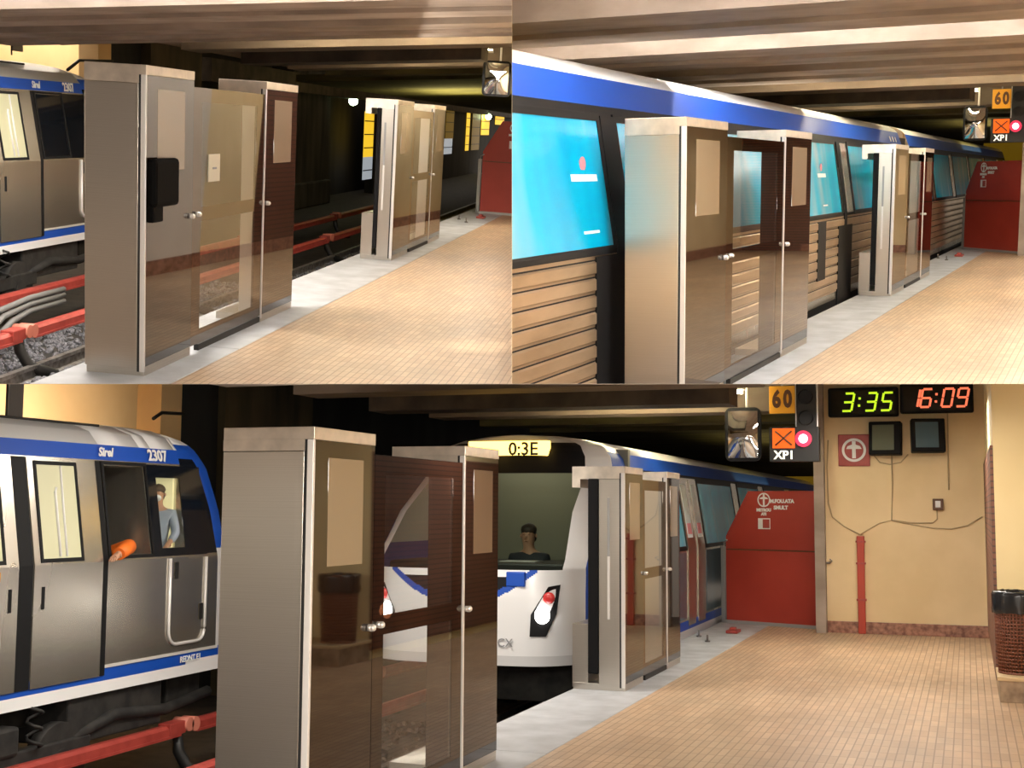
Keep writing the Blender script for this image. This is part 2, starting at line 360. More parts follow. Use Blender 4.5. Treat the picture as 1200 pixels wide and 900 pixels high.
# ------------------------------------------------------------------ platform screen doors
def pillar(k, x0, x1, kind, label, dark_end=False):
    s = SHAPE[k]; w = s['w']; L = x1 - x0
    t = thing('screen_door_pillar', (x0, -w / 2, 0), label, 'pillar')
    f = .97
    body = B()
    if kind == 'end':
        body.box(x0, x1, -w, -.052, .05, 1.978, .003)
    else:
        body.box(x0, x1, -.245 * w / .5, -.052, .05, 1.978, .003)
        body.box(x0 + .12 * L, x1, -w, -.245 * w / .5 - .11, .05, 1.978, .003) if False else None
    body.done('body', M['steel'] if not dark_end else M['dark_reflect_end'], t, 'brushed steel body' if not dark_end else 'steel body with dark reflection in its colour')  # the dark body paints a dark reflection onto the same steel end
    b = B().box(x0 - .002, x1, -w, .003, 2.036, 2.1, .003)
    b.box(x0 - .002, x1, -w, -.05, 1.98, 2.038)
    if kind == 'slot': b.box(x0 - .002, x1, -w, -w + .08, 1.9, 1.982)
    b.done('cap', M['cap'], t, 'paler steel cap')
    if kind == 'slot':
        B().box(x0 + .01, x1, -w, -w + .155, .02, .61, .003).done('low_box', M['steel'], t)
        B().box(x0 - .01, x0 + .35 * L, -w + .157, -.247 * w / .5, .15, 1.985, .012).done('seal', M['rubber'], t, 'black rubber seal')
        b = B().box(x0 - .004, x0 + .004, -.17, -.145, .66, 1.25).done('slot_strip', M['alu'], t, 'pale strip')
        b = B().box(x0 - .003, x0 + .004, -.17, -.145, 1.25, 1.8).done('slot', M['grey_metal'], t)
    B().box(x0, x0 + .02, -.053, -.036, .03, 2.036).done('gasket', M['gasket'], t)
    B().box(x0 - .002, x0 + .02, -.036, .0, .03, 2.036, .003).done('edge_trim', M['alu'], t, 'pale aluminium edge strip')
    B().box(x0 + .02, x1, -.04, -.001, .065, 2.034).done('glass_panel', M['brown_glass'], t, 'dark brown mirror glass panel')
    z0, z1 = (1.40, 1.95)
    fa, fb = (.23, .80) if kind == 'end' else (.26, .82)
    B().box(x0 + fa * L, x0 + fb * L, -.004, .0003, z0, z1).done('inset_pane', M['inset'], t, 'paler rectangular inset')
    b = B().box(x0 + .004, x1 - .004, -w + .01, -.002, 0, .064, .003)
    b.done('plinth', M['steel'], t)
    kx = x0 + .935 * L if kind == 'end' else x0 + .06 * L
    if kind != 'slot':
        B().cyl((kx, -.002, 1.055), (kx, .022, 1.055), .02, 14).ball((kx, .024, 1.055), .021).done('knob', M['knob'], t, 'small bright knob')
    return t
def door(k, x0, x1, label, far=False):
    L = x1 - x0; t = thing('sliding_glass_door', ((x0 + x1) / 2, -.02, .06), label, 'door')
    y0, y1 = -.026, -.008; a = x0 + .105 * L if not far else x0 + .05 * L; c = x0 + .875 * L if not far else x0 + .86 * L
    if far: a = x0 + .1 * L
    top = 1.99
    f = B()
    f.box(x0, a, y0, y1, .06, top); f.box(c, x1, y0, y1, .06, top)
    f.box(a, c, y0, y1, 1.885, top); f.box(a, c, y0, y1, 1.0, 1.105); f.box(a, c, y0, y1, .06, .165)
    f.done('film_border', M['film_glass'], t, 'brown tinted border')
    B().box(a, c, y0 + .004, y1 - .001, 1.105, 1.885).done('upper_pane', M['clear'], t, 'clear glass pane')
    B().box(a, c, y0 + .004, y1 - .001, .165, 1.0).done('lower_pane', M['clear'], t, 'clear glass pane')
    kx = x0 + .045 * L
    B().cyl((kx, -.008, 1.06), (kx, .016, 1.06), .019, 14).ball((kx, .018, 1.06), .02).done('knob', M['knob'], t, 'small bright knob')
    B().box(x0 + .1 * L, x1, y0 - .02, y1, .0, .05).done('sill', M['granite'] if False else M['gasket'], t)
    return t
def psd(k):
    s = SHAPE[k]; wh = WHERE[k]
    a, b, c, D, e = s['a'], s['b'], s['c'], s['D'], s['e']
    P = pillar(k, 0, a, 'end', 'nearest broad steel pillar with brown glass side ' + wh)
    d1 = door(k, a + .02, a + b - .015, 'framed glass door just behind the nearest steel pillar ' + wh)
    pillar(k, a + b, a + b + c, 'mid', 'second pillar, behind the nearest glass door ' + wh, dark_end=(k != 0))
    p1, p2 = (.292, .735)
    pillar(k, D, D + p1 * e, 'slot', 'farther pillar with black rubber seal and low box ' + wh)
    door(k, D + p1 * e + .01, D + p2 * e - .01, 'small far glass door between the two farther pillars ' + wh, True)
    pillar(k, D + p2 * e, D + e, 'far', 'farthest pillar, last one before the red gate ' + wh)
    if k == 0:
        t = P
        b_ = B().box(.01, .46, .0, .07, 1.16, 1.49, .03).box(.02, .2, .0, .05, 1.06, 1.17, .01)  # dark reflection in the glass, built as a solid black box
        o = b_.done('glass_reflection', M['box_reflection'], None, 'dark box-shaped reflection on the nearest brown glass pillar in the upper left view', cat='box')
        n = B().box(1.24, 1.5, -.009, -.002, 1.29, 1.5, .002).done('notice', M['sticker'], d1, 'white paper notice')
        if n: B().box(1.33, 1.42, -.003, 0.0, 1.385, 1.4).done('notice_mark', M['grey_txt'], n, 'grey printed mark')
    return P

# ------------------------------------------------------------------ gate, mirror, signals
def gate(k, A, Z, up=1.0, full=True, label='', ztop=1.96):
    """red sheet-metal gate standing from A to Z (ground points)"""
    A = Vector((*A, 0)); Z = Vector((*Z, 0)); r = (Z - A).normalized(); n = Vector((r.y, -r.x, 0)); W = (Z - A).length
    if n.x > 0: n = -n
    t = thing('red_gate', (A + Z) / 2, label, 'gate')
    P = lambda u, z, o=0: A + r * u + Vector((0, 0, z)) + n * o
    sl = .37 / 1.35 * 1.4
    B().poly([P(0, .05), P(W, .05), P(W, ztop), P(sl, ztop), P(0, 1.3)], n * -.05).done('sheet', M['red_paint'], t)
    b = B().poly([P(.01, 1.09, .008), P(W - .01, 1.09, .008), P(W - .01, 1.11, .008), P(.01, 1.11, .008)], n * -.01); b.done('seam', M['sign_text'], t)
    b = B(); b.poly([P(-.09, 0, .0), P(-.02, 0, 0), P(-.02, 1.14, 0), P(-.09, 1.14, 0)], n * -.07)
    b.tube([P(-.055, 1.12, -.03), P(-.05, 1.2, -.03), P(.03, 1.24, .02)], .012, 8); b.done('post', M['grey_metal'], t, 'grey metal post')
    B().poly([P(-.09, 0), P(W, 0), P(W, .05), P(-.09, .05)], n * -.06).done('bottom_rail', M['grey_metal'], t, 'grey bottom rail')
    # round emblem and lettering
    cx, cz, R = sl + .27, ztop - .13, .105
    b = B(); N = 40
    for i in range(N):
        a0, a1 = 2 * PI * i / N, 2 * PI * (i + 1) / N
        q = [P(cx + math.cos(a_) * rr_, cz + math.sin(a_) * rr_, .012) for a_, rr_ in ((a0, R), (a1, R), (a1, R * .82), (a0, R * .82))]
        b.poly(q, n * -.006)
    b.poly([P(cx - .014, cz - R * .85, .012), P(cx + .014, cz - R * .85, .012), P(cx + .014, cz + R * .85, .012), P(cx - .014, cz + R * .85, .012)], n * -.006)
    b.poly([P(cx - .07, cz + .012, .012), P(cx + .07, cz + .012, .012), P(cx + .055, cz + .036, .012), P(cx, cz + .05, .012), P(cx - .055, cz + .036, .012)], n * -.006)
    b.done('emblem', M['white_text'], t, 'white ringed emblem')
    lb = B(); lb.poly([P(cx - .1, cz - .43, .01), P(cx + .1, cz - .43, .01), P(cx + .1, cz - .27, .01), P(cx - .1, cz - .27, .01)], n * -.006)
    o = lb.done('notice', M['white_text'], t, 'white notice with red block')
    if o: B().poly([P(cx - .02, cz - .415, .014), P(cx + .09, cz - .415, .014), P(cx + .09, cz - .285, .014), P(cx - .02, cz - .285, .014)], n * -.004).done('notice_block', M['red_cover'], o)
    rr = -r if n.cross(r).z > 0 else r
    rr = r
    b = B(); up_ = (0, 0, 1)
    for i, (tx, ox, oz, sz) in enumerate((('METROU', 0, -.15, .06), ('ATI', 0, -.21, .055), ('M.FOU.ATA', .30, -.02, .075), ('SMULT', .28, -.115, .075))):
        put_text(b, tx, sz, P(cx + ox, cz + oz, .014), r, up_, .003, bold=.004, sx=-1 if False else 1)
    b.done('lettering', M['white_text'], t, 'white stencilled lettering'); tidy(t)
    return t

def hung_mirror(k, x, y0, y1, z0, z1, rodtop, label):
    t = thing('platform_mirror', (x, (y0 + y1) / 2, z1), label, 'mirror')
    yc, zc = (y0 + y1) / 2, (z0 + z1) / 2; hw, hh = (y1 - y0) / 2, (z1 - z0) / 2
    def rr(hw, hh, r, xx):
        pts = []
        for cx, cz, a in ((1, 1, 0), (-1, 1, 90), (-1, -1, 180), (1, -1, 270)):
            for i in range(5):
                g = math.radians(a + 22.5 * i); pts.append((xx, yc + cx * (hw - r) + r * math.cos(g), zc + cz * (hh - r) + r * math.sin(g)))
        return pts
    B().poly(rr(hw, hh, .08, x), (.06, 0, 0)).done('frame', M['rubber'], t, 'black rounded frame')
    # convex, tilted mirror face
    bm = bmesh.new(); nu = 12
    for i in range(nu + 1):
        for j in range(nu + 1):
            u, v = i / nu * 2 - 1, j / nu * 2 - 1
            bm.verts.new((x - .004 - .05 * (1 - u * u) * (1 - v * v) , yc + u * hw * .82, zc + v * hh * .87))
    bm.verts.ensure_lookup_table()
    for i in range(nu):
        for j in range(nu):
            f = bm.faces.new([bm.verts[i * (nu + 1) + j], bm.verts[i * (nu + 1) + j + 1], bm.verts[(i + 1) * (nu + 1) + j + 1], bm.verts[(i + 1) * (nu + 1) + j]]); f.smooth = True
    bmesh.ops.recalc_face_normals(bm, faces=bm.faces[:])
    b = B(); b.add(bm); b.done('mirror_glass', M['mirror'], t)
    B().cyl((x + .03, yc + .05, z1 - .02), (x + .03, yc + .05, rodtop), .018, 10).done('rod', M['alu'], t, 'pale hanging rod'); tidy(t)

def signals(k, x, f, oy, oz):
    """speed plate and signal head hung from the ceiling; f is their size, oy / oz where they hang"""
    wh = WHERE[k]; Y = lambda v: f * v + oy; Z = lambda v: f * v + oz
    t = thing('speed_sign', (x, Y(.62), Z(3.05)), 'yellow speed plate reading 60 above the orange signal ' + wh, 'sign')
    B().box(x, x + .03, Y(.44), Y(.80), Z(3.05), Z(3.44), .006).done('plate', M['sign_yellow'], t)
    for ch, yy in (('6', .545), ('0', .70)):
        b = B(); put_text(b, ch, .33 * f, (x - .004, Y(yy), Z(3.245)), (0, 1, 0), (0, 0, 1), .003, bold=.014, sx=.72); b.done('digit', M['sign_text'], t, 'dark digit ' + ch)
    B().cyl((x + .05, Y(.62), Z(3.4)), (x + .05, Y(.62), Z(3.9)), .015).done('rod', M['grey_metal'], t); tidy(t)
    t = thing('track_signal', (x, Y(.7), Z(2.4)), 'black signal head with red lamp and lit orange cross ' + wh, 'signal')
    B().box(x + .02, x + .22, Y(.815), Y(1.085), Z(2.84), Z(3.6), .01).box(x + .02, x + .2, Y(.43), Y(1.12), Z(2.37), Z(2.86), .01).done('housing', M['black'], t)
    for zz in (2.98, 3.28):
        B().tube([(x + .03, Y(.95), Z(zz)), (x - .06, Y(.95), Z(zz))], .09, 18, False).done('hood', M['rubber'], t)
    for a, c in ((.795, .812), (1.09, 1.11)): B().box(x + .06, x + .09, Y(a), Y(c), Z(2.84), Z(3.6)).done('bracket', M['alu'], t, 'pale side bracket')
    p = B().box(x, x + .03, Y(.48), Y(.79), Z(2.56), Z(2.84), .004).done('orange_panel', M['sign_orange'], t, 'lit orange panel')
    if p:
        b = B()
        for sg in (1, -1): b.tube([(x - .004, Y(.52), Z(2.7 - sg * .1)), (x - .004, Y(.75), Z(2.7 + sg * .1))], .013, 6)
        b.done('cross', M['sign_text'], p, 'dark diagonal cross')
    B().tube([(x + .02, Y(.91), Z(2.69)), (x - .02, Y(.91), Z(2.69))], .115 * f, 20).done('lamp_ring', M['red_lamp'], t, 'glowing red lamp')
    B().ball((x - .03, Y(.91), Z(2.69)), .065 * f, (.4, 1, 1)).done('lamp_core', M['pink_core'], t, 'pale pink lamp centre')
    b = B(); put_text(b, 'XP1', .165 * f, (x + .012, Y(.64), Z(2.46)), (0, 1, 0), (0, 0, 1), .003, bold=.004); b.done('lettering', M['lit_text'], t, 'white letters XP1'); tidy(t)

# ------------------------------------------------------------------ trains
SIDE = [(-.1, 0), (1.17, 0), (2.15, -.15), (2.29, -.19), (2.42, -.30), (2.50, -.52), (2.545, -.85), (2.56, -1.3)]
def hw(z): return 1.3 + interp(SIDE, z)
class Train:
    def __init__(s, name, label, y, fx=lambda x: x, fz=lambda z: z, loc=0):
        s.y = y; s.fx, s.fz = fx, fz
        s.root = thing(name, (fx(loc), y - 1.3, fz(-.95)), label, 'train')
    def P(s, x, z, off=0, sgn=1):
        yy = interp(SIDE, z) + off
        return Vector((s.fx(x), s.y + yy if sgn > 0 else s.y - 2.6 - yy, s.fz(z)))
    def body(s, x0, x1, zs, mats, nx=1):
        """zs: list of (z, material index of the strip above it)"""
        b = B(); bm = b.bm; cols = []
        for i in range(nx + 1):
            x = lerp(x0, x1, i / nx)
            ring = [bm.verts.new(s.P(x, z)) for z, _ in zs] + [bm.verts.new(s.P(x, z, 0, -1)) for z, _ in zs[::-1]]
            cols.append(ring)
        n = len(cols[0]); h = len(zs)
        for a, c in zip(cols, cols[1:]):
            for j in range(n):
                f = bm.faces.new((a[j], a[(j + 1) % n], c[(j + 1) % n], c[j]))
                jj = j if j < h else n - 2 - j
                f.material_index = zs[max(0, min(jj, h - 1))][1] if j != n - 1 else 0
                f.smooth = zs[max(0, min(jj, h - 1))][0] > 2.2
        bm.faces.new(cols[0][::-1]); bm.faces.new(cols[-1])
        bmesh.ops.recalc_face_normals(bm, faces=bm.faces[:])
        return b.done('body', mats, s.root)
    def slab(s, b, x0, x1, z0, z1, o0, o1, lean=0, mi=0):
        """sheet lying on the flank, following its bend"""
        zz = sorted({z0, z1} | ({1.17} if z0 < 1.17 < z1 else set()) | ({2.15} if z0 < 2.15 < z1 else set()))
        pts = [(s.P(x0, z, o0), s.P(x1, z, o0), s.P(x0, z, o1), s.P(x1, z, o1)) for z in zz]
        V = [[b.bm.verts.new(p) for p in r] for r in pts]; fs = []
        for A, Z in zip(V, V[1:]):
            for i, j in ((2, 3), (3, 1), (1, 0), (0, 2)): fs.append(b.bm.faces.new((A[i], A[j], Z[j], Z[i])))
        A = V[0]; fs.append(b.bm.faces.new((A[0], A[1], A[3], A[2]))); A = V[-1]; fs.append(b.bm.faces.new((A[2], A[3], A[1], A[0])))
        for f in fs: f.material_index = mi
        bmesh.ops.recalc_face_normals(b.bm, faces=fs); return b
    def frame(s, b, x0, x1, z0, z1, t, o0, o1):
        fxw = t
        s.slab(b, x0, x0 + fxw, z0, z1, o0, o1); s.slab(b, x1 - fxw, x1, z0, z1, o0, o1)
        s.slab(b, x0 + fxw, x1 - fxw, z0, z0 + t, o0, o1); s.slab(b, x0 + fxw, x1 - fxw, z1 - t, z1, o0, o1); return b
    def sheet(s, name, x0, x1, z0, z1, o0, o1, m, label=None, parent=None): return s.slab(B(), x0, x1, z0, z1, o0, o1).done(name, m, parent or s.root, label)
    def write(s, name, tx, size, x, z, m, shear=0, bold=0, sx=1, label=None):
        b = B(); p = s.P(x, z, .02)
        d = s.P(x, z + .03) - s.P(x, z - .03)
        if d.y < -.05: d.y *= 1
        put_text(b, tx, size, p, (1, 0, 0), d, .002, shear, bold, sx); return b.done(name, m, s.root, label)
def nose(tr, xs, direction, base, corner, zmin, colour, mats, name='nose', ns=44, nz=52):
    """rounded cab front as a grid over width and height"""
    bm = bmesh.new(); V = []
    top = 2.555
    for j in range(nz + 1):
        z = zmin + (top - zmin) * j / nz; row = []
        for i in range(ns + 1):
            q = i / ns * 2 - 1; q = math.copysign(1 - (1 - abs(q)) ** 1.5, q)
            y = tr.y - 1.3 + q * max(hw(z), .05)
            x = xs + direction * (interp(base, z) + corner * (abs(q) ** 5))
            row.append(bm.verts.new((tr.fx(x), y, tr.fz(z)))); 
        V.append(row)
    # back ring so the nose has depth and joins the body
    for j in range(nz):
        z = zmin + (top - zmin) * (j + .5) / nz
        for i in range(ns):
            q = (i + .5) / ns * 2 - 1; q = math.copysign(1 - (1 - abs(q)) ** 1.5, q)
            f = bm.faces.new((V[j][i], V[j][i + 1], V[j + 1][i + 1], V[j + 1][i])); f.smooth = True; f.material_index = colour(q, z)
    return bm, V
def skirt(bm, V, x, tr, colour):
    """carry the edge of the nose back to the body at x"""
    loop = [r[-1] for r in V] 
    loop2 = [r[0] for r in V]
    for lp in (loop, loop2):
        mid = [bm.verts.new((v.co.x - .17, v.co.y, v.co.z)) for v in lp]
        new = [bm.verts.new((tr.fx(x), v.co.y, v.co.z)) for v in lp]
        for j in range(len(lp) - 1):
            fr = j / len(lp); z = -.06 + fr * 2.615
            f = bm.faces.new((lp[j], lp[j + 1], mid[j + 1], mid[j])); f.smooth = True
            f.material_index = 2 if z < .05 else 1 if z < .17 else 4 if z < 1.2 else 1 if z < 2.3 else 2
            f = bm.faces.new((mid[j], mid[j + 1], new[j + 1], new[j])); f.smooth = True; f.material_index = colour(1, fr)
    t0 = V[-1]; n2 = [bm.verts.new((tr.fx(x), v.co.y, v.co.z)) for v in t0]
    for a, b_, c, d in zip(t0, t0[1:], n2[1:], n2):
        f = bm.faces.new((a, b_, c, d)); f.material_index = colour(1, 1)
    bmesh.ops.recalc_face_normals(bm, faces=bm.faces[:])

def bogie(tr, xc, y, parent):
    b = B(); r = .36
    for dx in (-.95, .95):
        B().cyl((tr.fx(xc + dx), y - .05, -.62), (tr.fx(xc + dx), y - .17, -.62), r, 24).cyl((tr.fx(xc + dx), y - .02, -.62), (tr.fx(xc + dx), y - .08, -.62), .13, 14).done('wheel', M['under'], parent)
    b = B().box(tr.fx(xc - 1.35), tr.fx(xc + 1.35), y - .16, y - .03, -.6, -.42, .02)
    b.box(tr.fx(xc - .35), tr.fx(xc + .35), y - .2, y + .0, -.45, -.2, .03)
    for dx in (-.55, .55):
        pts = [(tr.fx(xc + dx) + .07 * math.cos(a * 1.1), y - .02 + .07 * math.sin(a * 1.1), -.42 + .03 * a / 1.2) for a in range(18)]
        b.tube(pts, .016, 6)
    b.done('bogie_frame', M['under'], parent)

# ------------------------------------------------------------------ people
def skin_mesh(nodes, edges, name, m, parent=None, label=None, sub=2, cat=None):
    me = bpy.data.meshes.new(name); me.from_pydata([n[:3] for n in nodes], edges, [])
    o = bpy.data.objects.new(name, me); C.objects.link(o)
    o.modifiers.new('s', 'SKIN'); sv = me.skin_vertices[0].data
    for i, n in enumerate(nodes): sv[i].radius = (n[3], n[3]) if len(n) == 4 else (n[3], n[4])
    sv[0].use_root = True
    o.modifiers.new('u', 'SUBSURF').levels = sub; o.modifiers['u'].render_levels = sub
    bpy.context.view_layer.update()
    m2 = bpy.data.meshes.new_from_object(o.evaluated_get(bpy.context.evaluated_depsgraph_get()))
    bpy.data.objects.remove(o)
    bm = bmesh.new(); bm.from_mesh(m2); bpy.data.meshes.remove(m2)
    for f in bm.faces: f.smooth = True; f.material_index = 0
    b = B(); b.add(bm); return b.done(name, m, parent, label, cat=cat)
def person(base, face, label, shirt, reach=None, sleeve=None, mask=False, s=1.0):
    """upper body of a standing or seated figure; base = pelvis point, face = heading angle in plan"""
    ca, sa = math.cos(face), math.sin(face); bx, by, bz = base
    def T(f, l, u): return (bx + (f * ca - l * sa) * s, by + (f * sa + l * ca) * s, bz + u * s)
    N = [(*T(0, 0, 0), .13 * s), (*T(.01, 0, .22), .125 * s), (*T(0, 0, .42), .14 * s), (*T(.01, 0, .54), .06 * s), (*T(.03, 0, .63), .07 * s), (*T(.045, 0, .72), .088 * s), (*T(.03, 0, .80), .06 * s)]
    E = [(0, 1), (1, 2), (2, 3), (3, 4), (4, 5), (5, 6)]
    arms = []
    for sg in (1, -1):
        sh = T(0, .19 * sg, .46)
        if reach and sg == reach[0]: el, wr = T(*reach[1]), T(*reach[2])
        else: el, wr = T(.03, .25 * sg, .2), T(.2, .2 * sg, .08)
        i = len(N); N += [(*sh, .06 * s), (*el, .047 * s), (*wr, .033 * s)]
        d = (Vector(wr) - Vector(el)).normalized(); pal = Vector(wr) + d * .06 * s
        N.append((*pal, .034 * s)); E += [(2, i), (i, i + 1), (i + 1, i + 2), (i + 2, i + 3)]
        side = d.cross(Vector((0, 0, 1))); side = side.normalized() if side.length > .05 else Vector((1, 0, 0))
        for q, (o_, l_) in enumerate(((-.03, .062), (-.01, .075), (.01, .07), (.03, .055))):
            a = pal + side * o_ * s + d * .035 * s; c = a + (d * l_ * .6 + Vector((0, 0, -.4 * l_))) * s
            j = len(N); N += [(*a, .010 * s), (*c, .008 * s)]; E += [(i + 3, j), (j, j + 1)]
        a = Vector(wr) + d * .025 * s + side * .04 * s; c = a + (d * .04 + side * .02) * s; j = len(N); N += [(*a, .011 * s), (*c, .009 * s)]; E += [(i + 3, j), (j, j + 1)]
        arms.append((sh, el, wr))
    o = skin_mesh(N, E, 'person', M['skin'], None, label, cat='person')
    if not o: return None
    n = [(*T(0, 0, -.05), .145 * s), (*T(.01, 0, .22), .142 * s), (*T(0, 0, .43), .155 * s), (*T(.0, 0, .53), .075 * s)]; e = [(0, 1), (1, 2), (2, 3)]
    for sh, el, wr in arms:
        i = len(n); n += [(*sh, .075 * s), (*el, .06 * s), (*(Vector(el).lerp(Vector(wr), .85)), .048 * s)]; e += [(2, i), (i, i + 1), (i + 1, i + 2)]
    skin_mesh(n, e, 'jacket', shirt, o)
    if sleeve is not None and reach:
        sh, el, wr = arms[0] if reach[0] == 1 else arms[1]
        B().tube([sh, Vector(sh).lerp(Vector(el), .5), el, Vector(el).lerp(Vector(wr), .5), Vector(el).lerp(Vector(wr), .9)], [.085 * s, .08 * s, .075 * s, .068 * s, .06 * s], 14).done('sleeve', sleeve, o, 'orange sleeve')
    b = B().ball(T(.02, 0, .775), .098 * s, (1, .95, .8)).ball(T(-.03, 0, .70), .085 * s, (.8, .95, 1)); b.done('hair', M['hair'], o)
    b = B().ball(T(.135, 0, .70), .016 * s).ball(T(.125, .035, .735), .012 * s, sub=1).ball(T(.125, -.035, .735), .012 * s, sub=1).ball(T(.03, .092, .71), .02 * s, (1, .5, 1.4), 1).ball(T(.03, -.092, .71), .02 * s, (1, .5, 1.4), 1).ball(T(.125, 0, .655), .022 * s, (.5, 1.2, .4), 1)
    b.done('face_features', M['skin'] if not mask else M['skin'], o)
    if mask: B().ball(T(.09, 0, .665), .06 * s, (.8, 1.1, .8)).done('face_mask', M['mask'], o, 'white face mask')
    return o

# ------------------------------------------------------------------ third rail covers and rails
def cover(k, y, z, x0, x1, joints, label, posts=True):
    t = thing('third_rail_cover', (x0, y, -1.1), label, 'rail')
    b = B(); xs = [x0] + joints + [x1]
    for a, c in zip(xs, xs[1:]):
        L = c - a; g = .14
        b.poly([(a + g, y - .06, z - .06), (a + g, y + .065, z - .06), (a + g, y + .065, z + .025), (a + g, y + .03, z + .055), (a + g, y - .03, z + .055), (a + g, y - .06, z + .025)], (L - 2 * g, 0, 0))
        b.box(a + g, c - g, y + .064, y + .078, z - .07, z - .045)
    b.done('cover', M['red_cover'], t)
    for j in joints:
        b = B().box(j - .34, j - .06, y - .075, y + .08, z - .05, z + .075, .012); b.done('sleeve', M['red_cover'], t)
        b = B().tube([(j - .02, y - .08, z + .03), (j - .02, y + .1, z + .03)], .07, 14).tube([(j + .09, y - .06, z + .02), (j + .09, y + .1, z + .02)], .075, 14); b.done('insulator', M['salmon'], t, 'salmon insulator')
        B().tube([(j - .1, y, z - .05), (j - .1, y + .02, -.8), (j - .05, y + .1, -.98), (j + .15, y + .3, -1.09)], [.055, .06, .065, .07], 10).done('bracket', M['black'], t, 'black curved bracket')
    tidy(t); return t
def rail(k, y, label, x0=-6, x1=70, z=-.9):
    b = B().poly([(x0, y - .07, z - .17), (x0, y + .07, z - .17), (x0, y + .07, z - .155), (x0, y + .012, z - .13), (x0, y + .012, z - .05), (x0, y + .036, z - .035), (x0, y + .036, z), (x0, y - .036, z), (x0, y - .036, z - .035), (x0, y - .012, z - .05), (x0, y - .012, z - .13), (x0, y - .07, z - .155)], (x1 - x0, 0, 0))
    b.done('running_rail', M['rail'], None, label, cat='rail')

def area(name, k, loc, size, power, col=(1, .92, .81), aim=(0, 0, -1)):
    l = bpy.data.lights.new(name, 'AREA'); l.shape = 'RECTANGLE'; l.size, l.size_y = size; l.energy = power; l.color = col
    o = bpy.data.objects.new(name, l); C.objects.link(o)
    d = Vector(aim).normalized(); q = d.to_track_quat('-Z', 'Y').to_matrix().to_4x4()
    o.matrix_world = MW[k] @ Matrix.Translation(Vector(loc)) @ q
    return o
def spot(name, k, loc, aim, power, ang, col=(1, .9, .7), blend=.3, r=.03):
    l = bpy.data.lights.new(name, 'SPOT'); l.energy = power; l.color = col; l.spot_size = math.radians(ang); l.spot_blend = blend; l.shadow_soft_size = r
    o = bpy.data.objects.new(name, l); C.objects.link(o)
    o.matrix_world = MW[k] @ Matrix.Translation(Vector(loc)) @ (Vector(aim) - Vector(loc)).to_track_quat('-Z', 'Y').to_matrix().to_4x4()
    return o

